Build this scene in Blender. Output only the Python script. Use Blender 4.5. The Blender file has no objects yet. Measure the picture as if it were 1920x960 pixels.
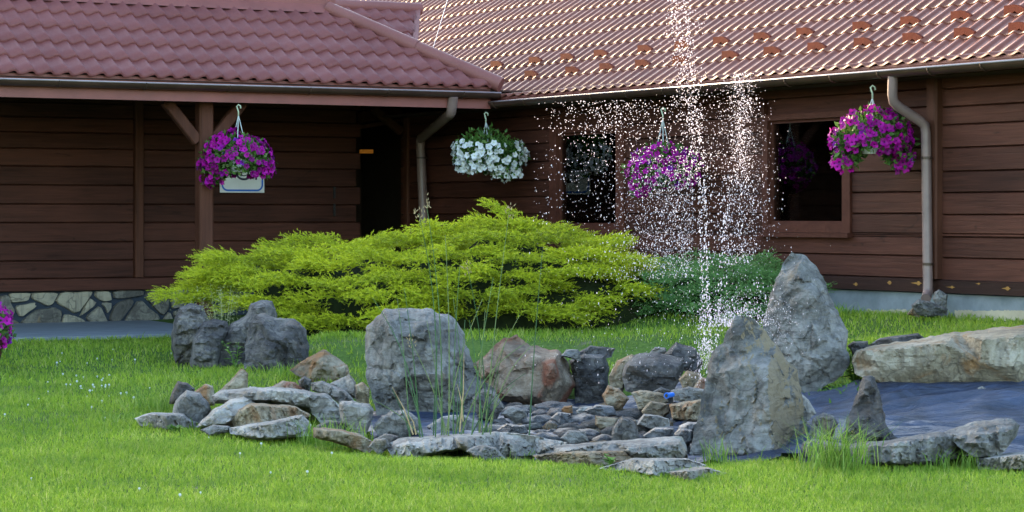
import bpy, bmesh, math, random
import numpy as np
from mathutils import Vector, Matrix, noise
from mathutils.geometry import delaunay_2d_cdt

random.seed(7)
rng = np.random.default_rng(7)
SC = bpy.context.scene
COL = SC.collection

# ---------------------------------------------------------------- camera
F = 4700.0            # focal length in photo pixels (photo 1920 wide)
HOR = 405.0           # photo row of the horizon
CZ = 1.5              # camera height
cd = bpy.data.cameras.new('camera')
cam = bpy.data.objects.new('camera', cd)
COL.objects.link(cam)
cam.location = (0, 0, CZ)
cam.rotation_euler = (math.radians(90), 0, 0)
cd.sensor_width = 36.0
cd.lens = 36.0 * F / 1920.0
cd.shift_y = -(480 - HOR) / 1920.0
cd.clip_start = 0.5
cd.clip_end = 400
SC.camera = cam

# ---------------------------------------------------------------- sky and sun
SUN_EL = math.radians(11.0)
SUN_H = Vector((-0.56, 0.83)).normalized()
w = bpy.data.worlds.new('World')
SC.world = w
w.use_nodes = True
nt = w.node_tree
bg = nt.nodes['Background']
sky = nt.nodes.new('ShaderNodeTexSky')
sky.sky_type = 'NISHITA'
sky.sun_disc = False
sky.sun_elevation = SUN_EL
sky.sun_rotation = math.atan2(SUN_H.x, SUN_H.y)
sky.air_density = 1.0
sky.dust_density = 2.0
sky.ozone_density = 1.0
nt.links.new(sky.outputs[0], bg.inputs[0])
bg.inputs[1].default_value = 0.15
sd = bpy.data.lights.new('sun', 'SUN')
sd.energy = 2.0
sd.angle = math.radians(0.5)
sd.color = (1.0, 0.74, 0.47)
sun = bpy.data.objects.new('sun', sd)
COL.objects.link(sun)
sv = Vector((SUN_H.x * math.cos(SUN_EL), SUN_H.y * math.cos(SUN_EL), math.sin(SUN_EL)))
sun.rotation_euler = (-sv).to_track_quat('-Z', 'Y').to_euler()
sun.location = (0, 0, 20)
SC.view_settings.view_transform = 'Standard'
SC.view_settings.look = 'None'
SC.view_settings.exposure = 3.05
SC.view_settings.gamma = 1.0
SC.view_settings.use_curve_mapping = False

# ---------------------------------------------------------------- helpers
def at(px, py, Y):
    return Vector(((px - 960) * Y / F, Y, CZ + (HOR - py) * Y / F))

def tag(o, label=None, cat=None, group=None, kind=None):
    if label: o['label'] = label
    if cat: o['category'] = cat
    if group: o['group'] = group
    if kind: o['kind'] = kind
    return o

def empty(name, loc, rz=0.0):
    o = bpy.data.objects.new(name, None)
    o.empty_display_size = 0.1
    COL.objects.link(o)
    o.location = loc
    o.rotation_euler = (0, 0, rz)
    return o

def link_mesh(name, me, parent=None, loc=None):
    o = bpy.data.objects.new(name, me)
    COL.objects.link(o)
    if parent is not None: o.parent = parent
    if loc is not None: o.location = loc
    return o

class MB:
    """Collects faces; build() links them as one mesh object."""
    def __init__(s):
        s.v, s.f, s.m, s.r, s.cur = [], [], [], [], 0.5
    def add(s, verts, faces, m=0, rnd=None):
        b = len(s.v)
        s.v.extend([tuple(p) for p in verts])
        rr = s.cur if rnd is None else rnd
        for f in faces:
            s.f.append([b + i for i in f]); s.m.append(m); s.r.append(rr)
    def box(s, x0, x1, y0, y1, z0, z1, m=0, rnd=None):
        vs = [(x, y, z) for x in (x0, x1) for y in (y0, y1) for z in (z0, z1)]
        s.add(vs, [(0, 1, 3, 2), (4, 6, 7, 5), (0, 4, 5, 1), (2, 3, 7, 6), (0, 2, 6, 4), (1, 5, 7, 3)], m, rnd)
    def beam(s, a, b, wx, wz, m=0, up=(0, 0, 1), rnd=None):
        a, b = Vector(a), Vector(b)
        d = (b - a).normalized()
        u = Vector(up)
        sx = d.cross(u)
        if sx.length < 1e-4: sx = d.cross(Vector((1, 0, 0)))
        sx.normalize(); sz = sx.cross(d).normalized()
        c = min(wx, wz) * 0.12
        prof = [(-wx/2+c, -wz/2), (wx/2-c, -wz/2), (wx/2, -wz/2+c), (wx/2, wz/2-c), (wx/2-c, wz/2), (-wx/2+c, wz/2), (-wx/2, wz/2-c), (-wx/2, -wz/2+c)]
        s.loft([[p + sx * x + sz * z for x, z in prof] for p in (a, b)], m, rnd=rnd)
    def loft(s, rings, m=0, cap=True, rnd=None):
        n = len(rings[0]); vs = [p for r in rings for p in r]; fs = []
        for i in range(len(rings) - 1):
            for j in range(n):
                k = (j + 1) % n
                fs.append((i*n + j, i*n + k, (i+1)*n + k, (i+1)*n + j))
        if cap:
            fs.append(tuple(range(n))[::-1]); fs.append(tuple((len(rings)-1)*n + j for j in range(n)))
        s.add(vs, fs, m, rnd)
    def tube(s, path, r, n=10, m=0, cap=True, rnd=None):
        path = [Vector(p) for p in path]
        rings = []; ref = None
        for i, p in enumerate(path):
            if i == 0: t = path[1] - path[0]
            elif i == len(path) - 1: t = path[-1] - path[-2]
            else: t = (path[i+1] - path[i]).normalized() + (path[i] - path[i-1]).normalized()
            t.normalize()
            if ref is None:
                ref = t.orthogonal()
            ref = (ref - t * ref.dot(t)).normalized()
            b = t.cross(ref)
            rr = r[i] if isinstance(r, (list, tuple)) else r
            rings.append([p + (ref * math.cos(2*math.pi*k/n) + b * math.sin(2*math.pi*k/n)) * rr for k in range(n)])
        s.loft(rings, m, cap, rnd)
    def plank(s, A, B, nrm, z0, z1, t, m=0, rnd=None):
        nx, ny = nrm
        c = min(0.009, (z1 - z0) * 0.2)
        prof = [(0, z0), (t*.6, z0), (t, z0 + c), (t, z1 - c), (t*.6, z1), (0, z1)]
        s.loft([[Vector((P[0] + nx*o, P[1] + ny*o, z)) for o, z in prof] for P in (A, B)], m, rnd=rnd)
    def build(s, name, mats, parent=None, smooth=False, loc=None, fix=True):
        me = bpy.data.meshes.new(name)
        me.from_pydata(s.v, [], s.f)
        for mt in (mats if isinstance(mats, (list, tuple)) else [mats]): me.materials.append(mt)
        me.polygons.foreach_set('material_index', s.m)
        a = me.attributes.new('rnd', 'FLOAT', 'FACE')
        a.data.foreach_set('value', s.r)
        if fix:
            bm = bmesh.new(); bm.from_mesh(me)
            bmesh.ops.recalc_face_normals(bm, faces=bm.faces); bm.to_mesh(me); bm.free()
        if smooth:
            me.polygons.foreach_set('use_smooth', [True] * len(me.polygons))
            if smooth == 'angle':
                me.set_sharp_from_angle(angle=math.radians(35))
        me.update()
        return link_mesh(name, me, parent, loc)

def np_mesh(name, V, Fc, mats, parent=None, rnd=None, tip=None, midx=None, smooth=False, loc=None):
    """numpy verts and equal-sized faces -> one mesh"""
    me = bpy.data.meshes.new(name)
    V = np.asarray(V, np.float32); Fc = np.asarray(Fc, np.int32)
    nf, k = Fc.shape
    me.vertices.add(len(V)); me.vertices.foreach_set('co', V.ravel())
    me.loops.add(nf * k); me.loops.foreach_set('vertex_index', Fc.ravel())
    me.polygons.add(nf); me.polygons.foreach_set('loop_start', np.arange(0, nf * k, k, dtype=np.int32))
    for mt in (mats if isinstance(mats, (list, tuple)) else [mats]): me.materials.append(mt)
    if rnd is not None:
        a = me.attributes.new('rnd', 'FLOAT', 'FACE'); a.data.foreach_set('value', np.asarray(rnd, np.float32))
    if tip is not None:
        a = me.attributes.new('tip', 'FLOAT', 'POINT'); a.data.foreach_set('value', np.asarray(tip, np.float32))
    if midx is not None: me.polygons.foreach_set('material_index', np.asarray(midx, np.int32))
    me.update(calc_edges=True)
    me.validate()
    if smooth: me.polygons.foreach_set('use_smooth', [True] * nf)
    return link_mesh(name, me, parent, loc)

# ---------------------------------------------------------------- materials
class NG:
    def __init__(s, name):
        s.mat = bpy.data.materials.new(name); s.mat.use_nodes = True
        s.t = s.mat.node_tree; s.b = s.t.nodes['Principled BSDF']; s.out = s.t.nodes['Material Output']
        s.tc = None
    def n(s, typ, **kw):
        nd = s.t.nodes.new('ShaderNode' + typ)
        for k, v in kw.items():
            if hasattr(nd, k): setattr(nd, k, v)
        return nd
    def put(s, sock, v):
        if v is None: return
        if hasattr(v, 'links'): s.t.links.new(v, sock)
        else:
            if hasattr(sock.default_value, '__len__') and not hasattr(v, '__len__'): v = [v] * len(sock.default_value)
            if hasattr(sock.default_value, '__len__') and len(sock.default_value) == 4 and len(v) == 3: v = (*v, 1)
            sock.default_value = v
    def coords(s, scale=(1, 1, 1), jitter=False):
        if s.tc is None: s.tc = s.n('TexCoord')
        mp = s.n('Mapping'); s.t.links.new(s.tc.outputs['Object'], mp.inputs[0]); mp.inputs['Scale'].default_value = scale
        if jitter:
            oi = s.n('ObjectInfo'); ml = s.n('Math', operation='MULTIPLY'); s.t.links.new(oi.outputs['Random'], ml.inputs[0]); ml.inputs[1].default_value = 37.0
            s.t.links.new(ml.outputs[0], mp.inputs['Location'])
        return mp.outputs[0]
    def noise(s, vec, scale, detail=4, rough=.55, dist=0.0):
        nd = s.n('TexNoise'); s.put(nd.inputs['Vector'], vec); nd.inputs['Scale'].default_value = scale
        nd.inputs['Detail'].default_value = detail; nd.inputs['Roughness'].default_value = rough; nd.inputs['Distortion'].default_value = dist
        return nd.outputs['Fac']
    def ramp(s, fac, stops):
        nd = s.n('ValToRGB'); s.put(nd.inputs[0], fac); e = nd.color_ramp.elements
        while len(e) < len(stops): e.new(0.5)
        for el, (p, c) in zip(e, stops): el.position = p; el.color = (*c, 1) if len(c) == 3 else c
        return nd.outputs[0]
    def mix(s, fac, a, b, mode='MIX'):
        nd = s.n('Mix', data_type='RGBA', blend_type=mode); s.put(nd.inputs[0], fac); s.put(nd.inputs[6], a); s.put(nd.inputs[7], b)
        return nd.outputs[2]
    def attr(s, name):
        nd = s.n('Attribute'); nd.attribute_name = name
        return nd.outputs['Fac']
    def math(s, op, a, b=0.0, clamp=False):
        nd = s.n('Math', operation=op); nd.use_clamp = clamp; s.put(nd.inputs[0], a); s.put(nd.inputs[1], b)
        return nd.outputs[0]
    def bump(s, h, strength=.5, dist=.02):
        nd = s.n('Bump'); s.put(nd.inputs['Height'], h); nd.inputs['Strength'].default_value = strength; nd.inputs['Distance'].default_value = dist
        s.t.links.new(nd.outputs[0], s.b.inputs['Normal'])
    def fin(s, col, rough=.7, spec=None, metal=None):
        s.put(s.b.inputs['Base Color'], col); s.put(s.b.inputs['Roughness'], rough)
        if spec is not None: s.b.inputs['Specular IOR Level'].default_value = spec
        if metal is not None: s.b.inputs['Metallic'].default_value = metal
        return s.mat

def plain(name, col, rough=.6, var=.25, scale=8, spec=.4, metal=None, bump=.15):
    g = NG(name); c = g.coords()
    f = g.noise(c, scale, 5)
    d = tuple(x * (1 - var) for x in col); l = tuple(min(1, x * (1 + var)) for x in col)
    m = g.fin(g.ramp(f, [(.3, d), (.7, l)]), rough, spec, metal)
    if bump: g.bump(g.noise(c, scale * 6, 4), bump, .01)
    return m

def wood(name, dark, light, stretch, rough=.62):
    g = NG(name); c = g.coords(stretch)
    f = g.noise(c, 1.0, 6, .62, .6)
    f2 = g.noise(g.coords((.7, .7, 1.3)), 1.0, 3)
    r = g.attr('rnd')
    k = g.math('ADD', g.math('MULTIPLY', f, .55), g.math('ADD', g.math('MULTIPLY', r, .18), g.math('MULTIPLY', f2, .38)))
    col = g.ramp(k, [(.32, dark), (.58, tuple((a+b)/2 for a, b in zip(dark, light))), (.8, light)])
    knot = g.noise(g.coords((2.2, 2.2, 7)), 1.0, 3, .5, 1.5)
    col = g.mix(g.ramp(knot, [(.66, (0, 0, 0)), (.74, (.6,) * 3)]), col, tuple(x * .5 for x in dark))
    m = g.fin(col, rough, .14)
    g.bump(f, .45, .012)
    return m

M = {}
M['wall'] = wood('stained_boards', (.022, .0078, .0052), (.115, .041, .027), (1.6, 1.6, 34))
M['post'] = wood('stained_posts', (.035, .013, .008), (.12, .046, .028), (26, 26, 1.4))
M['skirt'] = wood('dark_sill_beam', (.012, .006, .005), (.045, .018, .013), (1.6, 1.6, 30))
M['soffit'] = plain('soffit_boards', (.045, .02, .014), .8)
M['frame'] = wood('window_frame_wood', (.045, .014, .009), (.11, .038, .024), (10, 10, 10))
M['knot'] = plain('pale_knot', (.26, .13, .025), .7, .4, 30)
def roof_mat(name, c1, c2, rough):
    g = NG(name); c = g.coords()
    f = g.noise(c, 1.3, 5); f2 = g.noise(c, 45, 4, .7)
    k = g.math('ADD', g.math('MULTIPLY', f, .6), g.math('MULTIPLY', f2, .4))
    m = g.fin(g.ramp(k, [(.35, c1), (.65, c2)]), rough, .22)
    g.bump(f2, .12, .004)
    return m
M['roof_l'] = roof_mat('old_rose_tiles', (.135, .042, .040), (.19, .066, .062), .55)
M['roof_r'] = roof_mat('brown_red_tiles', (.125, .043, .031), (.18, .064, .045), .38)
M['cap'] = roof_mat('ridge_cap_metal', (.17, .062, .056), (.22, .088, .078), .5)
M['fascia'] = plain('painted_fascia', (.20, .066, .055), .55, .15, 3)
M['guard'] = plain('brick_red_guard', (.12, .026, .015), .85, .15, 12, .08)
M['gutter'] = plain('brown_gutter', (.045, .024, .018), .32, .25, 5, .5)
M['pipe'] = plain('brown_downspout', (.20, .138, .128), .38, .2, 5, .5)
M['lip'] = plain('gutter_lip', (.30, .26, .28), .35, .2, 5, .5)
M['black'] = plain('black_iron', (.012, .012, .012), .5)
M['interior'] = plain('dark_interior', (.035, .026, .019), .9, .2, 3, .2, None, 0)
M['white'] = plain('white_sheet', (.72, .74, .76), .45, .05, 5, .4, None, 0)
M['blue'] = plain('blue_paint', (.01, .13, .60), .4, .05, 5, .4, None, 0)
M['ink'] = plain('dark_blue_print', (.015, .02, .05), .5, .05, 5, .4, None, 0)
M['cord'] = plain('pale_cord', (.5, .56, .56), .5, .1, 5)
M['hook'] = plain('pale_green_plastic_hook', (.42, .5, .36), .45, .1, 5)
M['hose'] = plain('blue_plastic', (.01, .12, .55), .35, .1, 5)
M['wire'] = plain('pale_wire', (.6, .6, .6), .4, .1, 5)

g = NG('concrete_base'); c = g.coords()
f = g.noise(c, 3.0, 6, .6)
M['concrete'] = g.fin(g.ramp(f, [(.3, (.12, .145, .16)), (.6, (.21, .24, .26)), (.75, (.29, .30, .30))]), .85, .2); g.bump(g.noise(c, 40, 5), .3, .01)
M['plaster'] = plain('cream_render', (.38, .34, .24), .9, .12, 9)
g = NG('mortar'); M['mortar'] = g.fin((.035, .045, .06), .95, .1)
def stone_mat(name, lo, mid, hi, accent, acc_at=.62, acc_amt=.8, bump=.6, rough=.85, jitter=True, sc=1.0, use_rnd=False, side=None):
    g = NG(name); c = g.coords((1, 1, 1), jitter)
    big = g.noise(c, 2.3 * sc, 5, .6, .4); fine = g.noise(c, 26 * sc, 6, .7); mid_n = g.noise(c, 8 * sc, 5, .65, .3)
    strata = g.noise(g.coords((1.2, 1.2, 9), jitter), 2.0 * sc, 5, .6, .8)
    k = g.math('ADD', g.math('ADD', g.math('MULTIPLY', big, .42), g.math('MULTIPLY', mid_n, .28)), g.math('ADD', g.math('MULTIPLY', fine, .2), g.math('MULTIPLY', strata, .1)))
    if use_rnd:
        k = g.math('ADD', k, g.math('MULTIPLY', g.math('SUBTRACT', g.attr('rnd'), .5), .6))
    col = g.ramp(k, [(.41, lo), (.5, mid), (.59, hi)])
    acc = g.noise(g.coords((1.4, 1.4, .8), jitter), 1.7 * sc, 4, .6, 1.2)
    fac = g.ramp(acc, [(acc_at - .06, (0, 0, 0)), (acc_at + .06, (acc_amt,) * 3)])
    col = g.mix(fac, col, accent)
    if side:     # a rusty weathered face on one side of the stone
        gm = g.n('NewGeometry'); sx_ = g.n('SeparateXYZ'); g.t.links.new(gm.outputs['True Normal'], sx_.inputs[0])
        sf = g.math('ADD', sx_.outputs[0], g.math('MULTIPLY', g.math('SUBTRACT', mid_n, .5), 1.2))
        col = g.mix(g.ramp(sf, [(.22, (0, 0, 0)), (.42, (.8,) * 3)]), col, side)
    crk = g.math('ABSOLUTE', g.math('SUBTRACT', g.noise(g.coords((1, 1, 1.3), jitter), 2.1 * sc, 3, .5, .4), .5))
    col = g.mix(g.ramp(crk, [(.003, (.5,) * 3), (.012, (0, 0, 0))]), col, tuple(x * .45 for x in lo))
    strk = g.noise(g.coords((9, 9, .9), jitter), 1.6 * sc, 4, .6)
    col = g.mix(g.ramp(strk, [(.54, (0, 0, 0)), (.66, (.55,) * 3)]), col, lo)
    lich = g.noise(c, 55 * sc, 3, .7)
    col = g.mix(g.ramp(lich, [(.64, (0, 0, 0)), (.74, (.35,) * 3)]), col, tuple(min(1, x * 1.5) for x in hi))
    m = g.fin(col, rough, .25)
    h = g.math('ADD', g.math('MULTIPLY', mid_n, .7), g.math('ADD', g.math('MULTIPLY', fine, .35), g.math('MULTIPLY', strata, .5)))
    g.bump(h, min(1.0, bump * 1.5), .05)
    return m
M['grey'] = stone_mat('grey_rock', (.060, .059, .058), (.145, .143, .138), (.25, .245, .235), (.19, .14, .08), .66, .55)
M['grey_rust'] = stone_mat('grey_rock_with_tan_face', (.060, .059, .058), (.145, .143, .138), (.25, .245, .235), (.19, .14, .08), .66, .55, side=(.20, .155, .095))
M['slate'] = stone_mat('dark_grey_rock', (.030, .029, .032), (.085, .081, .081), (.18, .168, .155), (.13, .095, .07), .64, .55)
M['pale'] = stone_mat('pale_rock', (.11, .105, .098), (.235, .225, .21), (.36, .345, .32), (.27, .20, .13), .62, .6)
M['tan'] = stone_mat('tan_rock', (.085, .068, .048), (.19, .155, .105), (.32, .285, .215), (.22, .10, .035), .56, .8)
M['slab'] = stone_mat('slab_rock', (.12, .10, .075), (.22, .19, .135), (.34, .31, .25), (.24, .125, .045), .60, .75)
M['rust'] = stone_mat('rusty_rock', (.11, .085, .065), (.22, .17, .125), (.32, .28, .22), (.19, .06, .032), .50, .8)
M['wet'] = stone_mat('wet_rock', (.03, .03, .036), (.08, .083, .09), (.17, .17, .18), (.2, .16, .13), .66, .5, .5, .35)
M['plinth'] = stone_mat('plinth_stone', (.09, .085, .075), (.20, .19, .155), (.33, .30, .22), (.36, .22, .08), .66, .7, .5, .85, False, 1.0, True)

g = NG('paving'); c = g.coords((1, 1, 1))
f = g.noise(g.coords((1, 5, 1)), 3, 5); M['path'] = g.fin(g.ramp(f, [(.3, (.14, .165, .19)), (.7, (.22, .245, .27))]), .85, .2); g.bump(g.noise(c, 60, 4), .3, .01)

g = NG('lawn_soil'); c = g.coords()
f = g.noise(c, 1.2, 4); f2 = g.noise(c, 30, 4)
col = g.ramp(f2, [(.3, (.035, .075, .012)), (.7, (.08, .14, .025))])
bare = g.ramp(g.noise(c, 1.1, 5, .65, .5), [(.60, (0, 0, 0)), (.70, (.6,) * 3)])
M['ground'] = g.fin(g.mix(bare, col, (.16, .14, .11)), .95, .1); g.bump(f2, .6, .03)

def leafy(name, stops, trans=.3, tipcol=None, rough=.55, patch=None):
    g = NG(name)
    col = g.ramp(g.attr('rnd'), stops)
    if patch:
        f = g.noise(g.coords(), patch[0], 4, .6)
        col = g.mix(g.ramp(f, [(.40, (0, 0, 0)), (.66, (patch[2],) * 3)]), col, patch[1])
    if tipcol:
        col = g.mix(g.attr('tip'), col, tipcol)
    g.fin(col, rough, .25)
    tr = g.n('BsdfTranslucent'); g.put(tr.inputs[0], col)
    mx = g.n('MixShader'); mx.inputs[0].default_value = trans
    g.t.links.new(g.b.outputs[0], mx.inputs[1]); g.t.links.new(tr.outputs[0], mx.inputs[2]); g.t.links.new(mx.outputs[0], g.out.inputs[0])
    return g.mat
M['grass'] = leafy('grass_blades', [(0, (.075, .16, .014)), (.4, (.21, .345, .026)), (.8, (.35, .46, .05)), (1, (.46, .48, .15))], .45, None, .45, (1.1, (.12, .22, .025), .65))
M['tuft'] = leafy('tuft_blades', [(0, (.08, .17, .015)), (.5, (.15, .28, .03)), (1, (.28, .38, .09))], .35)
M['gold'] = leafy('golden_needles', [(0, (.05, .11, .008)), (.45, (.22, .32, .012)), (1, (.46, .51, .02))], .4, (.62, .64, .04))
M['jgreen'] = leafy('green_needles', [(0, (.03, .10, .03)), (.5, (.07, .19, .05)), (1, (.13, .28, .08))], .3, (.17, .32, .10))
M['core'] = plain('shrub_shade_core', (.012, .018, .006), .95, .3, 10, .1)  # near-black colour stands for the shade deep inside the shrubs
M['leaf'] = leafy('petunia_leaves', [(0, (.03, .09, .012)), (.5, (.075, .17, .03)), (1, (.16, .26, .07))], .3)
M['weed'] = leafy('weed_leaves', [(0, (.05, .13, .02)), (.6, (.11, .24, .03)), (1, (.2, .32, .06))], .3)
M['purple'] = leafy('purple_petals', [(0, (.20, .001, .15)), (.5, (.36, .003, .27)), (.9, (.48, .006, .36)), (1, (.15, .008, .34))], .3)
M['throat'] = leafy('dark_throats', [(0, (.05, .0, .06)), (1, (.10, .0, .10))], .1)
M['whitep'] = leafy('white_petals', [(0, (.62, .66, .68)), (1, (.80, .82, .82))], .3)
M['whitet'] = leafy('pale_throats', [(0, (.45, .52, .36)), (1, (.6, .64, .5))], .1)
M['rush'] = leafy('rush_stems', [(0, (.03, .08, .03)), (.6, (.06, .14, .05)), (1, (.16, .20, .07))], .1)
M['seed'] = plain('dry_seed_heads', (.34, .25, .13), .8, .3, 30)
M['straw'] = leafy('dry_plumes', [(0, (.25, .30, .12)), (1, (.45, .45, .25))], .3)

g = NG('water_drops'); M['drops'] = g.fin((.93, .85, .90), .12, .6)  # pinkish white paints in the sunset and flower light refracted by drops
g.b.inputs['Subsurface Weight'].default_value = 0.0
tr = g.n('BsdfTranslucent'); tr.inputs[0].default_value = (.96, .86, .92, 1)
mx = g.n('MixShader'); mx.inputs[0].default_value = .4
g.t.links.new(g.b.outputs[0], mx.inputs[1]); g.t.links.new(tr.outputs[0], mx.inputs[2])
tp = g.n('BsdfTransparent'); m2 = g.n('MixShader'); m2.inputs[0].default_value = .46
g.t.links.new(mx.outputs[0], m2.inputs[1]); g.t.links.new(tp.outputs[0], m2.inputs[2]); g.t.links.new(m2.outputs[0], g.out.inputs[0])

g = NG('pond_liner'); c = g.coords((1, 2.2, 1))
f = g.noise(c, 2.2, 5, .6, 1.5)
M['liner'] = g.fin(g.ramp(f, [(.3, (.010, .014, .026)), (.7, (.036, .052, .10))]), .36, .45)
g.bump(g.noise(g.coords((1.2, 5, 1)), 2.6, 4, .55, 2.0), .55, .06)

g = NG('window_glass')
g.fin((.012, .012, .012), .03, .6)
tp = g.n('BsdfTransparent'); tp.inputs[0].default_value = (.55, .55, .52, 1)
gl = g.n('BsdfGlossy'); gl.inputs['Roughness'].default_value = .02; gl.inputs[0].default_value = (.9, .9, .9, 1)
fr = g.n('Fresnel'); fr.inputs[0].default_value = 1.5
fm = g.math('ADD', fr.outputs[0], .0)
mx = g.n('MixShader'); g.t.links.new(fm, mx.inputs[0]); g.t.links.new(tp.outputs[0], mx.inputs[1]); g.t.links.new(gl.outputs[0], mx.inputs[2]); g.t.links.new(mx.outputs[0], g.out.inputs[0])
M['glass'] = g.mat

g = NG('lamp_glow'); g.fin((.5, .2, .03), .5)
g.b.inputs['Emission Color'].default_value = (1, .36, .04, 1); g.b.inputs['Emission Strength'].default_value = .014
M['lamp'] = g.mat

# ---------------------------------------------------------------- terrain
CX, CY = -1.293, 32.0          # inner corner of the two house walls
ER = Vector((.5, -.8660254)); EL = Vector((-.8660254, -.5))
CPS = np.array([
 (-6, 9, 0), (-2, 9, 0), (2, 9, 0), (6, 9, 0), (-4, 12, 0), (0, 12, 0), (4, 12, 0), (-4, 15, 0), (-2, 15, 0), (0, 14.8, 0), (2, 14.4, 0), (4, 14.4, 0), (6, 14.6, 0),
 (-4.2, 19, .05), (-2.4, 17.5, 0), (-5.4, 23, .12), (-5.6, 26.0, .18), (-4, 26.4, .18), (-7.5, 25.5, .18), (-9, 25, .18), (-2.6, 23, .10), (-3.6, 22, .08), (-2.9, 25.2, .2),
 (-1.6, 19, .0), (-1.3, 21, .17), (-1.5, 23, .40), (-.2, 22.8, .41), (.6, 22.8, .41), (.3, 21, .22), (1.2, 21, .24),
 (-1.6, 26, .44), (-.4, 26.5, .47), (.6, 26, .5), (2, 24, .57), (1.7, 22.3, .46), (2.1, 20.5, .40), (3.4, 23, .58), (4.6, 20.5, .58), (3.2, 19.4, .54), (3.9, 19, .56), (5.4, 18.6, .58), (4.9, 21.5, .58), (7, 19, .58),
 (0, 16.6, -.07), (.4, 18.0, -.03), (1.2, 18.4, -.02), (.6, 19.2, -.02), (-.4, 18.8, -.01), (-.6, 17.4, -.03), (1.2, 16.4, -.1), (.6, 16, -.08),
 (2.2, 18.2, .2), (2.7, 17.9, .3), (3.6, 17.7, .3), (4.4, 17.5, .3), (2.4, 16.4, .10), (3.4, 16.3, .08), (4.3, 16.3, .08), (2.4, 15.6, -.04), (3.4, 15.6, -.04), (4.4, 15.5, 0), (2.0, 17.0, .08),
 (-20, 20, .1), (20, 20, .5), (0, 45, .5), (-20, 45, .3), (20, 45, .6), (0, -10, 0), (-20, 0, 0), (20, 0, 0)], float)
def gz(x, y):
    x = np.asarray(x, float); y = np.asarray(y, float)
    num = np.zeros_like(x); den = np.zeros_like(x)
    for cx, cy, cz in CPS:
        ww = 1.0 / ((x - cx) ** 2 + (y - cy) ** 2 + .12) ** 2.2
        num += ww * cz; den += ww
    return num / den
def ground_y(px, py):
    """depth at which the ray through a photo pixel meets the ground"""
    Y = np.linspace(9, 27, 1200)
    X = (px - 960) * Y / F; Z = CZ + (HOR - py) * Y / F
    d = Z - gz(X, Y)
    i = np.argmax(d < 0)
    return float(Y[i]) if d.min() < 0 else 26.0
def pq(x, y):
    dx, dy = np.asarray(x) - CX, np.asarray(y) - CY
    return dx * ER.x + dy * ER.y, dx * EL.x + dy * EL.y

POND = [((px - 960) * Y / F, Y) for px, Y in [(690, 17.6), (715, 16.6), (800, 16.0), (1000, 15.9), (1300, 15.7), (1500, 15.6), (1750, 15.5), (1960, 15.5), (1990, 17.55), (1750, 17.75), (1640, 17.9), (1480, 18.3), (1340, 19.2), (1300, 19.9), (1130, 20.1), (1020, 20.0), (930, 19.7), (800, 19.3), (700, 18.8)]]
def in_poly(x, y, poly):
    x = np.asarray(x); y = np.asarray(y); ins = np.zeros(x.shape, bool)
    n = len(poly); j = n - 1
    for i in range(n):
        xi, yi = poly[i]; xj, yj = poly[j]
        cnd = ((yi > y) != (yj > y)) & (x < (xj - xi) * (y - yi) / (yj - yi + 1e-12) + xi)
        ins ^= cnd; j = i
    return ins

xs = np.unique(np.concatenate([np.linspace(-60, -8, 14), np.linspace(-8, 8, 130), np.linspace(8, 60, 14)]))
ys = np.unique(np.concatenate([np.linspace(-30, 8, 10), np.linspace(8, 34, 200), np.linspace(34, 90, 12)]))
XX, YY = np.meshgrid(xs, ys)
ZZ = gz(XX, YY)
ZZ -= .03 * in_poly(XX, YY, POND)
nx, ny = len(xs), len(ys)
idx = np.arange(nx * ny).reshape(ny, nx)
Fq = np.stack([idx[:-1, :-1], idx[:-1, 1:], idx[1:, 1:], idx[1:, :-1]], -1).reshape(-1, 4)
o = np_mesh('ground', np.stack([XX.ravel(), YY.ravel(), ZZ.ravel()], 1), Fq, M['ground'], smooth=True)
tag(o, kind='structure')

# ---------------------------------------------------------------- the house
house = empty('timber_house', (CX, CY, 0), math.radians(-60))
tag(house, 'dark brown timber house with red tiled roofs behind the rock garden', 'house')
def RW(px, py, q=0.0):
    """photo pixel -> house coordinates on the right wing's plane at distance q in front of its wall"""
    u = (px - 960) / F
    p = (u * (CY - .5 * q) - CX + .8660254 * q) / (.5 + .8660254 * u)
    Y = CY - .8660254 * p - .5 * q
    return p, -q, CZ + (HOR - py) * Y / F
def LW(px, py, p=0.0):
    u = (px - 960) / F
    q = (CX + .5 * p - u * (CY - .8660254 * p)) / (.8660254 - .5 * u)
    Y = CY - .8660254 * p - .5 * q
    return p, -q, CZ + (HOR - py) * Y / F
def hw(p, y, z):
    """house coordinates -> world"""
    return Vector((CX + p * ER.x - y * EL.x, CY + p * ER.y - y * EL.y, z))
EAVE_P, EAVE_Q = 3.08, .47
YR = 17.0    # right wing runs to p = YR
QL = 17.0    # left wing runs to q = QL

# left wall: boards
zl = [LW(150, y)[2] for y in (545, 521, 488, 453, 417, 382.5, 347, 312, 279, 249, 221, 194, 168, 140)]
qa = -LW(672, 400)[1]
mb = MB()
vq = -LW(256, 400)[1]
for i in range(1, len(zl) - 1):
    end = qa + (.0 if i % 2 else .06)
    for (a, b) in ((end, vq - .06), (vq + .06, QL)):
        mb.plank((0, -a), (0, -b), (1, 0), zl[i], zl[i+1] - .004, .05, rnd=random.random())
mb.box(-.12, 0, -QL, -(qa + .07), zl[1] - .01, zl[-1], rnd=.3)
mb.build('wall', M['wall'], house)
mb = MB(); mb.beam((.05, -vq, zl[1]), (.05, -vq, zl[-1]), .13, .11, up=(0, 1, 0)); mb.build('wall_post', M['post'], house)
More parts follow.
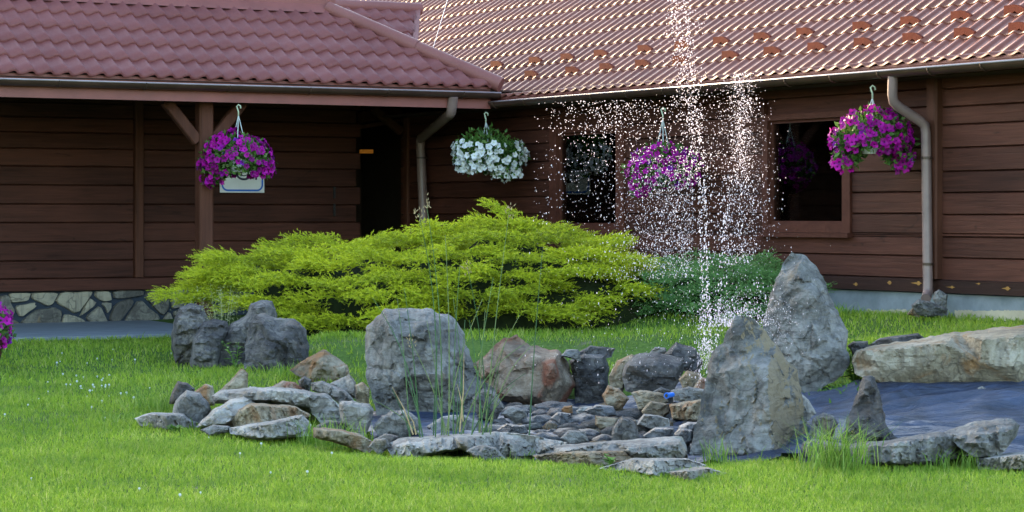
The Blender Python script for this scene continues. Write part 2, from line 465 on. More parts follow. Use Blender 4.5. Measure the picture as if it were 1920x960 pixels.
# left sill beam and rubble plinth
mb = MB(); mb.plank((0, -qa + .1), (0, -QL), (1, 0), zl[0], zl[1] - .003, .085, rnd=.5); mb.build('sill_beam', M['wall'], house)
zb = .15
mb = MB()
mb.box(-.1, -.012, -QL, -qa + .1, zb - .1, zl[0] - .004, m=1)
polys = [[(0,75),(30,70),(60,140),(50,165),(0,130)], [(35,65),(125,62),(115,95),(55,105),(40,95)], [(130,62),(240,60),(215,110),(190,118),(125,85)],
 [(250,60),(375,55),(372,75),(315,152),(225,100)], [(60,115),(140,103),(150,118),(80,168)], [(85,180),(150,130),(225,120),(255,140),(250,205),(110,210),(88,195)],
 [(265,148),(345,175),(355,195),(250,203),(255,170)], [(366,82),(392,100),(385,115),(326,160),(335,135)], [(410,112),(445,190),(370,195),(350,160)],
 [(385,60),(450,57),(458,93),(430,100),(385,80)], [(414,105),(453,102),(455,125),(437,148)], [(458,57),(590,54),(590,72),(463,90)],
 [(470,110),(530,85),(547,105),(490,180),(465,195),(445,165)], [(570,82),(655,165),(640,188),(500,190)], [(600,54),(690,54),(690,130),(665,158),(593,82)],
 [(0,168),(60,172),(85,205),(40,213),(0,215)], [(660,182),(690,137),(720,192),(680,192)], [(700,54),(760,56),(750,120),(700,130)], [(705,140),(760,128),(790,190),(730,195)],
 [(-110,70),(-10,66),(-8,128),(-60,150),(-105,120)], [(-120,135),(-65,155),(-15,140),(-10,210),(-110,212)], [(-240,66),(-120,66),(-118,130),(-200,150)]]
for i, pl in enumerate(polys):
    pts = [LW(x / 2.1825, 520 + y / 2.1825) for x, y in pl]
    cy_ = sum(p[1] for p in pts) / len(pts); cz_ = sum(p[2] for p in pts) / len(pts)
    P0 = []; n_ = len(pts)
    for k in range(n_):          # rounded corners, slightly wavy edges
        a, b = pts[k], pts[(k + 1) % n_]
        for t_ in (.14, .5, .86):
            j_ = .012 * (random.random() - .5) * (2 if t_ == .5 else 1)
            P0.append((a[1] + (b[1]-a[1])*t_ + j_, a[2] + (b[2]-a[2])*t_ + j_))
    rings = []
    for off, sh in ((-.012, 1.0), (.018, .985), (.034, .93), (.038, .75)):
        rings.append([Vector((off, cy_ + (y_ - cy_) * sh, min(zl[0] - .006, cz_ + (z_ - cz_) * sh))) for y_, z_ in P0])
    mb.loft(rings, 0, rnd=[.5,.75,.6,.7,.85,.35,.6,.65,.55,.8,.5,.4,.3,.45,.35,.4,.5,.5,.4,.5,.6,.4][i])
mb.build('stone_plinth', [M['plinth'], M['mortar']], house, smooth='angle')

# right wall
zr = [RW(1700, y)[2] for y in (547, 520.5, 479, 440, 400, 360, 321, 278, 236, 203, 170, 140)]
win = {}
for nm, (x0, x1, y0, y1) in {'a': (1040, 1180, 236, 437), 'b': (1440, 1605, 212, 436)}.items():
    p0 = RW(x0, 300)[0]; p1 = RW(x1, 300)[0]
    xm = (x0 + x1) / 2
    win[nm] = (p0, p1, RW(xm, y1)[2], RW(xm, y0)[2])
pr0 = RW(758, 300)[0]
vp_ = RW(1765, 300)[0]
mb = MB()
def spans(a, b, z0, z1):
    out = [(a, b)]
    for (p0, p1, w0, w1) in win.values():
        if z0 < w1 - 1e-4 and z1 > w0 + 1e-4:
            nw = []
            for s_, e_ in out:
                if p1 <= s_ or p0 >= e_: nw.append((s_, e_)); continue
                if p0 > s_: nw.append((s_, p0))
                if p1 < e_: nw.append((p1, e_))
            out = nw
    return out
cuts = sorted(w_ for v in win.values() for w_ in v[2:])
for i in range(1, len(zr) - 1):
    z0, z1 = zr[i], zr[i+1] - .004
    zz = [z0] + [c_ for c_ in cuts if z0 + .01 < c_ < z1 - .01] + [z1]
    for (a, b) in ((pr0, vp_ - .055), (vp_ + .055, YR)):
        off = 0.0 if a == pr0 else -.012
        r_ = random.random()
        for k in range(len(zz) - 1):
            for s_, e_ in spans(a, b, zz[k], zz[k+1]):
                mb.plank((s_, 0), (e_, 0), (0, -1), zz[k] + (off if k == 0 else 0), zz[k+1] + (off if k == len(zz) - 2 else 0), .05, rnd=r_)
# backing behind the grooves, cut round the windows
edges = [pr0] + sorted(x for v in win.values() for x in v[:2]) + [YR]
for k in range(len(edges) - 1):
    a, b = edges[k], edges[k+1]
    hole = [v for v in win.values() if abs(v[0] - a) < 1e-6]
    if hole:
        mb.box(a, b, .0, .10, zr[1] - .02, hole[0][2], rnd=.3); mb.box(a, b, .0, .10, hole[0][3], zr[-1], rnd=.3)
    else:
        mb.box(a, b, .0, .10, zr[1] - .02, zr[-1], rnd=.3)
mb.build('wall', M['wall'], house)
mb = MB(); mb.beam((vp_, -.06, zr[1]), (vp_, -.06, zr[-1]), .15, .13, up=(0, 1, 0)); mb.build('wall_post', M['post'], house)
mb = MB(); mb.plank((pr0, 0), (YR, 0), (0, -1), zr[0], zr[1] - .003, .10, rnd=.4)
sill = mb.build('sill_beam', M['skirt'], house)
for (x, y, r_, tail) in ((1605, 533, .028, .05), (1668, 530, .03, .03), (1722, 531, .034, .16), (1785, 538.5, .022, .14), (1835, 532, .016, .06), (1889, 541, .03, .10)):
    p, yy, z = RW(x, y, .1025)
    n_ = 14; pts = []
    for k in range(n_):
        a = 2 * math.pi * k / n_
        ex = .8 * r_ * math.cos(a); ez = r_ * .6 * math.sin(a)
        if abs(math.sin(a)) < .3: ex *= 1 + tail / r_ * .7 * (1 if math.cos(a) < 0 else .35)
        pts.append(Vector((p + ex, yy, z + ez)))
    mb = MB(); mb.add(pts, [tuple(range(n_))]); mb.build('wood_knot', M['knot'], sill, fix=False)
mb = MB(); mb.box(pr0, YR, -.05, .1, .2, zr[0] - .004); fd = mb.build('foundation', M['concrete'], house)
for (xa, xb, hmax) in ((1625, 1700, 15), (1790, 2000, 12)):
    N_ = 34; mb = MB()
    for k in range(N_):
        x0 = xa + (xb - xa) * k / N_; x1 = xa + (xb - xa) * (k + 1) / N_
        h0 = hmax * (.55 + .45 * noise.noise((x0 * .09, 3, 0))) + 3 * random.random(); h1 = hmax * (.55 + .45 * noise.noise((x1 * .09, 3, 0)))
        yb = 606
        mb.add([RW(x0, yb, .056), RW(x1, yb, .056), RW(x1, 588 - h1 * .8, .056), RW(x0, 588 - h0 * .8, .056)], [(0, 1, 2, 3)])
    mb.build('render_patch', M['plaster'], fd, fix=False)

# windows
def window(nm, glass):
    p0, p1, z0, z1 = win[nm]
    f_ = MB()
    gx0, gx1, gy0, gy1 = glass
    g0 = RW(gx0, 300)[0]; g1 = RW(gx1, 300)[0]; xm = (gx0 + gx1) / 2
    gz0 = RW(xm, gy1)[2]; gz1 = RW(xm, gy0)[2]
    t0, t1 = -.075, .10
    f_.box(p0, g0, t0, t1, z0, z1, rnd=.4); f_.box(g1, p1, t0, t1, z0, z1, rnd=.6)
    f_.box(g0, g1, t0 + .004, t1, gz1, z1, rnd=.5); f_.box(g0, g1, t0 + .004, t1, z0, gz0, rnd=.5)
    # inner sash, set back
    f_.box(g0, g0 + .03, -.03, .02, gz0, gz1, rnd=.2); f_.box(g1 - .03, g1, -.03, .02, gz0, gz1, rnd=.2)
    f_.box(g0 + .03, g1 - .03, -.03, .02, gz1 - .03, gz1, rnd=.2); f_.box(g0 + .03, g1 - .03, -.03, .02, gz0, gz0 + .03, rnd=.2)
    wd = f_.build('window', M['frame'], house)
    s_ = MB(); s_.box(p0 - .02, p1 + .02, -.12, -.002, z0 - .045, z0 - .003, rnd=.3); s_.build('sill', M['frame'], wd)
    pn = MB(); pn.box(g0 + .028, g1 - .028, -.008, .004, gz0 + .028, gz1 - .028); pn.build('pane', M['glass'], wd)
    # room behind the pane
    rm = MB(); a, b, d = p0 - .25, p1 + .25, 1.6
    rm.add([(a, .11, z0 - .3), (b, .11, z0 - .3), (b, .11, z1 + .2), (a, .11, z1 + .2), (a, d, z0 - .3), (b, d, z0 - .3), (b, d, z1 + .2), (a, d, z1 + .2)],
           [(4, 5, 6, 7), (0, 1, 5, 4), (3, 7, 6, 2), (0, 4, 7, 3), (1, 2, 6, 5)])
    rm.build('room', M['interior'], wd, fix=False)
    cu = MB()
    if nm == 'b':
        cu.box(g0 - .02, g0 + .16, .16, .22, gz0, gz1)
    else:
        cu.box(g1 - .30, g1 - .10, .5, .52, gz0 + .1, gz1 - .1)
    cu.build('curtain', M['frame'] if nm == 'b' else M['soffit'], wd)
window('a', (1053, 1165, 247, 423))
window('b', (1450, 1590, 223, 420))

# passage between the wings
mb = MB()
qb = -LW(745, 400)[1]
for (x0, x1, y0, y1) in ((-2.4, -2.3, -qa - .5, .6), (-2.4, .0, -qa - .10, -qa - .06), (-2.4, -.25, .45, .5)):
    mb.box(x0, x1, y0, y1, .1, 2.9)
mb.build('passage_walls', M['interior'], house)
mb = MB(); mb.beam((.0, -.02, .1), (.0, -.02, zr[-1]), .12, .12, up=(0, 1, 0)); mb.build('door_post', M['post'], house)
mb = MB(); mb.beam(LW(668, 222, -.5), LW(752, 206, -.5), .08, .14); mb.beam(LW(664, 240, -.35), LW(752, 226, -.35), .06, .05)
mb.beam(LW(700, 204, -.1), LW(752, 247, -.1), .09, .10); mb.build('passage_beams', M['post'], house)
mb = MB(); mb.beam(LW(676, 284, -1.2), LW(698, 284, -1.2), .06, .05); mb.build('lamp', M['lamp'], house)
mb = MB(); mb.beam(LW(728, 283, -1.6), LW(728, 470, -1.6), .05, .06, up=(0, 1, 0)); mb.build('door_frame', M['wall'], house)
for (ya, yb_) in ((350, 372), (382, 405)):
    mb = MB(); mb.beam(LW(627, yb_, .055), LW(627, ya, .055), .03, .015, up=(1, 0, 0))
    for t_ in (.2, .5, .8): 
        a = LW(627, yb_ + (ya - yb_) * t_, .062); mb.box(a[0], a[0] + .012, a[1] - .014, a[1] + .014, a[2] - .01, a[2] + .01)
    mb.build('hinge', M['black'], house)

# porch post with braces under the left eave
zf0 = CZ + 1.244; ze = CZ + 1.485
pq_ = -LW(383, 300, 2.72)[1]
mb = MB(); mb.beam((2.72, -pq_, .1), (2.72, -pq_, zf0 + .05), .165, .165, up=(0, 1, 0), rnd=.6); post = mb.build('porch_post', M['post'], house)
for sx in (1, -1):
    mb = MB(); mb.beam((2.72, -pq_ + sx * .085, zf0 - .42), (2.72, -pq_ + sx * .46, zf0 + .02), .10, .12, rnd=.5); mb.build('brace', M['post'], house)
mb = MB(); mb.box(2.62, 2.82, -QL, -EAVE_Q - .3, zf0 + .05, zf0 + .2); mb.build('porch_beam', M['soffit'], house)

# roofs --------------------------------------------------------------
PER = .195
def tile_mesh(n_u, u0, rows, prof, place, clamp=None, flip=False, amp=.032, step=.022, rowlen=.35):
    """wavy stepped metal tiles: prof(s)->(run, rise); place(u, run, z)->vertex"""
    V, Fc, R = [], [], []
    du = PER / 12
    base = 0
    for j in range(rows):
        s0, s1 = j * rowlen, (j + 1) * rowlen
        lines = []
        r0, h0 = prof(s0); r1, h1 = prof(s1)
        ll = math.hypot(r1 - r0, h1 - h0); nr, nh = -(h1 - h0) / ll, (r1 - r0) / ll   # outward normal in (run, rise)
        rowv = []
        for (s, off) in ((s0, -.004 if j == 0 else 0.0), (s0, step), (s0 + rowlen * .5, step * .5), (s1, 0.0)):
            r_, h_ = prof(s)
            for i in range(n_u + 1):
                u = u0 + i * du
                t_ = (u / PER) % 1.0
                if flip: t_ = 1.0 - t_
                if t_ < .14: wv = 0.0
                elif t_ < .74: wv = .5 - .5 * math.cos(math.pi * (t_ - .14) / .60)
                else: wv = .5 + .5 * math.cos(math.pi * (t_ - .74) / .26)
                wv *= amp
                o_ = wv + off
                if clamp: u = max(u, clamp(r_))
                rowv.append(place(u, r_ + nr * o_, h_ + nh * o_))
        V += rowv
        for k in range(3):
            for i in range(n_u):
                a = base + k * (n_u + 1) + i
                Fc.append((a, a + 1, a + n_u + 2, a + n_u + 1)); R.append(random.random() if i % 12 == 0 else R[-1])
        base += 4 * (n_u + 1)
    return V, Fc, R
ML = .625           # left roof slope
cl, sl = 1 / math.hypot(1, ML), ML / math.hypot(1, ML)
def prof_l(s): return s * cl, s * sl
RL = 1.62           # run of the porch roof
rows_l = int(RL / cl / .35 + .5)
V, Fc, R = tile_mesh(int((QL - EAVE_Q) / (PER / 12)), EAVE_Q, rows_l, prof_l, lambda u, r, h: (EAVE_P - r, -u, ze + h), clamp=lambda r: EAVE_Q + r, flip=True, amp=.040, step=.030)
roof_l = np_mesh('roof', V, Fc, M['roof_l'], house, rnd=R)
mb = MB(); mb.add([(EAVE_P - .02, -QL, ze - .03), (EAVE_P - .02, -EAVE_Q, ze - .03), (EAVE_P - 1.6, -EAVE_Q - 1.6, ze + 1.6 * ML - .04), (EAVE_P - 1.6, -QL, ze + 1.6 * ML - .04)], [(0, 1, 2, 3)])
mb.build('underlay', M['soffit'], roof_l)
# hip end turned away from the garden
run_top, rise_top = prof_l(rows_l * .35)
mb = MB(); mb.add([(EAVE_P, -EAVE_Q, ze), (EAVE_P - run_top, -EAVE_Q - run_top, ze + rise_top), (EAVE_P - run_top, -EAVE_Q - .0, ze + .02)], [(0, 1, 2)])
mb.build('hip_end', M['roof_l'], roof_l, fix=False)
# hip cap: half-round overlapping lengths
A = Vector((EAVE_P + .03, -EAVE_Q + .02, ze + .035)); B = Vector((EAVE_P - run_top, -EAVE_Q - run_top, ze + rise_top + .05))
mb = MB(); nseg = 2
for k in range(nseg):
    a = A.lerp(B, k / nseg - (.02 if k else 0)); b = A.lerp(B, (k + 1) / nseg)
    mb.tube([a, b], [.085 + .006, .080], 12)
mb.build('hip_cap', M['cap'], roof_l, smooth='angle')
# flashing above the porch roof and the main roof behind it
xt = EAVE_P - run_top; zt = ze + rise_top
mb = MB()
ql0 = EAVE_Q + run_top
mb.add([(xt + .10, -QL, zt - .02), (xt + .10, -ql0 + .1, zt - .02), (xt - .02, -ql0 + .1, zt + .09), (xt - .02, -QL, zt + .09)], [(0, 1, 2, 3)])
mb.box(xt - .09, xt - .02, -QL, -ql0 + .12, zt - .1, zt + .34)
mb.build('flashing', M['fascia'], roof_l)
# main left roof, ridge parallel to the porch eave
qend = -LW(780, 30, -.6)[1]
zrid = LW(705, 15, -.6)[2]
def prof_m(s): return s * cl, s * sl
rows_m = 5
r5, h5 = prof_m(rows_m * .35)
V, Fc, R = tile_mesh(int((ql0 + .6 - qend) / (PER / 12)), qend, rows_m, prof_m, lambda u, r, h: (-.6 + r5 - r, -u, zrid - h5 + h), clamp=lambda r: qend + .577 * (r5 - r), flip=True)
rm_ = np_mesh('roof', V, Fc, M['roof_l'], house, rnd=R)
mb = MB(); mb.tube([(-.6, -qend + .06, zrid + .01), (-.6, -(ql0 + .7), zrid + .01)], .085, 12); mb.build('ridge_cap', M['cap'], rm_, smooth='angle')
mb = MB(); mb.beam((-.6, -qend + .03, zrid + .02), (-.6 + r5, -qend - .577 * r5 + .03, zrid - h5 + .02), .07, .05)
mb.build('verge_trim', M['cap'], rm_)
mb = MB()   # far slope of the main roof and the plain roof over the left wing
mb.add([(-.6, -qend, zrid), (-.6, -QL, zrid), (-4.2, -QL, zrid - 1.9), (-4.2, -qend, zrid - 1.9)], [(0, 1, 2, 3)])
mb.add([(xt - .05, -ql0, zt + .3), (xt - .05, -QL, zt + .3), (-.6, -QL, zt + .34), (-.6, -ql0, zt + .34)], [(0, 1, 2, 3)])
mb.build('back_slope', M['roof_l'], rm_, fix=False)

# right roof: flared eave, then the steep slope
MR = .70
K6 = math.tan(math.radians(6)); KL = 1.05
def prof_r(s):
    if s <= KL: return s * math.cos(math.atan(K6)), s * math.sin(math.atan(K6))
    r0, h0 = KL * math.cos(math.atan(K6)), KL * math.sin(math.atan(K6))
    c_ = 1 / math.hypot(1, MR)
    return r0 + (s - KL) * c_, h0 + (s - KL) * c_ * MR
zre = CZ + 1.375
PR0 = -12.0
V, Fc, R = tile_mesh(int((YR - PR0) / (PER / 12)), PR0, 24, prof_r, lambda u, r, h: (u, -EAVE_Q + r, zre + h), amp=.027, step=.016)
roof_r = np_mesh('roof', V, Fc, M['roof_r'], house, rnd=R)
rr, hh = prof_r(24 * .35)
mb = MB(); mb.add([(PR0, -EAVE_Q + rr, zre + hh), (YR, -EAVE_Q + rr, zre + hh), (YR, -EAVE_Q + rr + 4, zre), (PR0, -EAVE_Q + rr + 4, zre)], [(0, 1, 2, 3)])
mb.build('back_slope', M['roof_r'], roof_r, fix=False)
mb = MB(); r1, h1 = prof_r(KL)
mb.add([(PR0, -EAVE_Q + .01, zre - .02), (YR, -EAVE_Q + .01, zre - .02), (YR, -EAVE_Q + r1, zre + h1 - .03), (PR0, -EAVE_Q + r1, zre + h1 - .03), (YR, -EAVE_Q + rr, zre + hh - .03), (PR0, -EAVE_Q + rr, zre + hh - .03)], [(0, 1, 2, 3), (3, 2, 4, 5)])
mb.build('underlay', M['soffit'], roof_r, fix=False)
# snow guards
for (pxs, j) in (((998, 1067, 1137, 1207, 1285, 1362, 1447, 1532, 1623, 1719, 1816, 1912), 4), ((937, 998, 1064, 1132, 1204, 1282, 1358, 1437, 1520, 1610, 1704, 1802, 1900), 5)):
    s_ = j * .35
    r_, h_ = prof_r(s_ + .02)
    last = None
    for px in pxs:
        p = RW(px, 100, EAVE_Q - r_)[0]
        p = round(p / PER) * PER
        mb = MB()
        # a bent lug: plate on the tile, upright scalloped front
        for k in range(6):
            a0 = -.15 + .30 * k / 6; a1 = -.15 + .30 * (k + 1) / 6
            ztop = lambda a: .11 - .45 * max(0, a - .03)
            zbot = lambda a: .012 + .035 * math.exp(-(a / .045) ** 2)
            vs = []
            for (a, d) in ((a0, -.02), (a1, -.02), (a0, .02), (a1, .02)):
                for zf in (zbot, ztop):
                    vs.append((p + a, -EAVE_Q + r_ + d, zre + h_ + zf(a)))
            mb.add(vs, [(0, 2, 3, 1), (4, 5, 7, 6), (1, 3, 7, 5), (0, 4, 6, 2), (0, 1, 5, 4), (2, 6, 7, 3)])
        pass
        mb.build('snow_guard', M['guard'], roof_r)
mb = MB(); a = Vector(RW(842, -10, -1.6)); b = Vector(RW(812, 90, -.35)); mb.tube([a, b], .0035, 6); mb.build('lightning_wire', M['wire'], roof_r)

# fascias, soffits, gutters
mb = MB()
mb.box(EAVE_P - .10, EAVE_P - .04, -QL, -EAVE_Q - .08, zf0, ze + .012)
mb.build('fascia', M['fascia'], house)
mb = MB(); mb.box(EAVE_P - .4, YR, -EAVE_Q + .02, -EAVE_Q + .08, CZ + 1.265, zre + .006); mb.build('fascia', M['fascia'], house)
mb = MB(); mb.box(.0, EAVE_P - .105, -QL, -.02, zf0 + .205, zf0 + .225); mb.box(-.2, YR, -EAVE_Q + .09, .12, zre - .12, zre - .10)
mb.build('soffit', M['soffit'], house)
def gutter(a, b, out, r, brackets):
    """half-round trough from a to b; out = outward direction"""
    a, b, out = Vector(a), Vector(b), Vector(out)
    mb = MB(); n_ = 12
    for rr_, flip in ((r, 0), (r - .006, 1)):
        rings = []
        for P in (a, b):
            rings.append([P + out * (r - rr_ * math.cos(math.pi * k / n_)) * 1.0 - Vector((0, 0, 1)) * rr_ * math.sin(math.pi * k / n_) for k in range(n_ + 1)])
        vs = rings[0] + rings[1]
        mb.add(vs, [(k, k + 1, n_ + 2 + k, n_ + 1 + k) for k in range(n_)])
    for P in (a, b):   # end plates
        vs = [P + out * (r - r * math.cos(math.pi * k / n_)) - Vector((0, 0, 1)) * r * math.sin(math.pi * k / n_) for k in range(n_ + 1)]
        mb.add(vs, [tuple(range(n_ + 1))])
    gt = mb.build('gutter', M['gutter'], house, smooth='angle', fix=False)
    mb = MB(); mb.tube([a + out * 2 * r, b + out * 2 * r], .009, 8); mb.build('lip', M['lip'], gt, smooth=True)
    d = (b - a).normalized(); L = (b - a).length
    for i in range(brackets):
        P = a + d * (L * (i + .5) / brackets)
        mb = MB(); mb.tube([P + out * (r - (r + .004) * math.cos(math.pi * k / 8)) - Vector((0, 0, 1)) * (r + .004) * math.sin(math.pi * k / 8) for k in range(9)], .009, 5)
        mb.build('bracket', M['gutter'], gt)
gutter((EAVE_P - .03, -QL, CZ + 1.425), (EAVE_P - .03, -EAVE_Q - .02, CZ + 1.425), (1, 0, 0), .066, 17)
gutter((EAVE_P - .3, -EAVE_Q + .02, CZ + 1.32), (YR, -EAVE_Q + .02, CZ + 1.32), (0, -1, 0), .066, 20)

def downspout(pts, r, clamps):
    path = []
    pts = [Vector(p) for p in pts]
    path.append(pts[0])
    for i in range(1, len(pts) - 1):     # rounded elbows
        a = pts[i] + (pts[i-1] - pts[i]).normalized() * .07; b = pts[i] + (pts[i+1] - pts[i]).normalized() * .07
        path += [a, a.lerp(pts[i], .6).lerp(b.lerp(pts[i], .6), .5), b]
    path.append(pts[-1])
    mb = MB(); mb.tube(path, r, 14)
    dp = mb.build('downspout', M['pipe'], house, smooth='angle')
    for c_ in clamps:
        c_ = Vector(c_); mb = MB(); mb.tube([c_ - Vector((0, 0, .012)), c_ + Vector((0, 0, .012))], r + .006, 14); mb.box(c_.x - .012, c_.x + .012, c_.y, c_.y + .1, c_.z - .012, c_.z + .012)
        mb.build('clamp', M['gutter'], dp)
    for p in pts[1:-1]:
        pass
    return dp
downspout([LW(850, 180, EAVE_P + .03), LW(846, 212, EAVE_P - .05), RW(788, 261, .16), RW(797, 470, .16)], .058, [RW(790, 296, .16)])
downspout([RW(1674, 143, EAVE_Q + .05), RW(1673, 192, EAVE_Q + .03), RW(1736, 234, .17), RW(1740, 550, .17), RW(1736, 560, .26)], .046, [RW(1738, 296, .17), RW(1740, 495, .17)])
# closing walls at the back, never seen from the garden
mb = MB()
mb.box(-4.3, -4.2, -QL, .1, 0, 2.2); mb.add([(PR0 + .1, -.3, 0), (PR0 + .1, 12, 0), (PR0 + .1, 12, zre), (PR0 + .1, rr - EAVE_Q, zre + hh - .05), (PR0 + .1, .6, zre + .08), (PR0 + .1, -.3, zre)], [(0, 1, 2, 3, 4, 5)]); mb.box(-4.3, xt, -QL - .1, -QL, 0, 3.2); mb.box(PR0, YR, 11.0, 11.1, 0, 2.8); mb.add([(YR, -.3, 0), (YR, 12, 0), (YR, 12, zre), (YR, rr - EAVE_Q, zre + hh - .05), (YR, .6, zre + .08), (YR, -.3, zre)], [(0, 1, 2, 3, 4, 5)])
mb.box(PR0, YR, .13, 11, zre - .09, zre - .07); mb.box(-4.2, xt, -QL, -.1, zf0 + .3, zf0 + .32)
mb.build('back_walls', M['soffit'], house)
bx = RW(1840, 300)
# paving under the porch
mb = MB()
mb.add([hw(0.0, -QL, .225), hw(0.0, -.0, .25), hw(2.95, -.6, .26), hw(2.95, -3.6, .225), hw(2.95, -QL, .215), hw(2.95, -QL, .0), hw(2.95, -.6, .0)], [(0, 1, 2, 3, 4), (4, 3, 2, 6, 5)])
tag(mb.build('path', M['path'], None, fix=False), kind='structure')

# accessibility sign on the left wall
s0 = LW(412, 361, .062); s1 = LW(495, 280, .062)
sign = empty('sign', hw(s0[0], (s0[1] + s1[1]) / 2, s0[2]), math.radians(-60))
tag(sign, 'white square wheelchair sign with blue border on the timber wall behind purple petunias', 'sign')
hwid = abs(s1[1] - s0[1]) / 2; ht = s1[2] - s0[2]
mb = MB(); mb.box(-.004, .010, -hwid, hwid, 0, ht); mb.build('board', M['white'], sign)
def flat_stroke(path, wd, off, mt, name, closed=False):
    mb = MB(); n_ = len(path); seg = n_ if closed else n_ - 1
    L, R_ = [], []
    for i in range(n_):
        a = Vector(path[(i-1) % n_] if (closed or i > 0) else path[i]); b = Vector(path[(i+1) % n_] if (closed or i < n_-1) else path[i])
        t_ = (b - a).normalized(); nn = Vector((-t_.y, t_.x)) * wd / 2
        L.append(Vector(path[i]) + nn); R_.append(Vector(path[i]) - nn)
    vs = [(off, p.x, p.y) for p in L] + [(off, p.x, p.y) for p in R_]
    mb.add(vs, [(i, (i+1) % n_, n_ + (i+1) % n_, n_ + i) for i in range(seg)])
    return mb.build(name, mt, sign, fix=False)
m_ = .028; rc = .07; pth = []
for (cx_, cz_, a0) in ((hwid - m_ - rc, ht - m_ - rc, 0), (-hwid + m_ + rc, ht - m_ - rc, 90), (-hwid + m_ + rc, m_ + rc, 180), (hwid - m_ - rc, m_ + rc, 270)):
    for k in range(6):
        a = math.radians(a0 + 18 * k); pth.append((cx_ + rc * math.cos(a), cz_ + rc * math.sin(a)))
flat_stroke(pth, .022, .0125, M['blue'], 'border', True)
wc = (.02, ht * .52)
flat_stroke([(wc[0] + .115 * math.cos(math.radians(a)), wc[1] + .115 * math.sin(math.radians(a))) for a in range(120, 385, 12)], .026, .0125, M['ink'], 'symbol_wheel')
flat_stroke([(wc[0] + .072 * math.cos(math.radians(a)), wc[1] + .072 * math.sin(math.radians(a))) for a in range(110, 395, 12)], .012, .0125, M['ink'], 'symbol_wheel')
flat_stroke([(wc[0] - .01, wc[1] + .20), (wc[0] + .0, wc[1] + .05), (wc[0] + .11, wc[1] + .05), (wc[0] + .165, wc[1] - .05), (wc[0] + .165, wc[1] - .12)], .026, .0125, M['ink'], 'symbol_person')

# ---------------------------------------------------------------- rocks
def edge_dist(x, y, poly):
    """distance of points to a closed polygon (numpy)"""
    d = np.full(x.shape, 1e9)
    n = len(poly)
    for i in range(n):
        x0, y0 = poly[i]; x1, y1 = poly[(i+1) % n]
        dx, dy = x1 - x0, y1 - y0
        t_ = np.clip(((x-x0)*dx + (y-y0)*dy) / (dx*dx + dy*dy + 1e-9), 0, 1)
        d = np.minimum(d, np.hypot(x - x0 - t_*dx, y - y0 - t_*dy))
    return d
def planes(x, y, cells, rs, tilt):
    """lower envelope of a few tilted planes: the big broken faces of a stone"""
    best = np.full(x.shape, 9.0)
    a0 = rs.uniform(0, 6.28)
    for i, (cx, cy) in enumerate(cells):
        a = a0 + i * 2.4 + rs.uniform(-.5, .5); tl = tilt * rs.uniform(.35, 1.0)
        best = np.minimum(best, rs.uniform(0, .22) + tl * (math.cos(a) * (x - cx) + math.sin(a) * (y - cy)))
    best = np.maximum(best, np.median(best) - .9)
    return best - best.mean()
def chips(x, y, cells, rs, tilt):
    """each cell is a flake with its own level and slope: stepped fractures between flakes"""
    near = np.full(x.shape, 1e9); val = np.zeros(x.shape)
    for (cx, cy) in cells:
        a = rs.uniform(0, 6.28); tl = tilt * rs.uniform(.2, 1.0); o_ = rs.uniform(-.5, .5)
        dx, dy = x - cx, y - cy
        d = dx * dx + dy * dy
        m_ = d < near
        near = np.where(m_, d, near)
        val = np.where(m_, o_ + tl * (math.cos(a) * dx + math.sin(a) * dy), val)
    return val
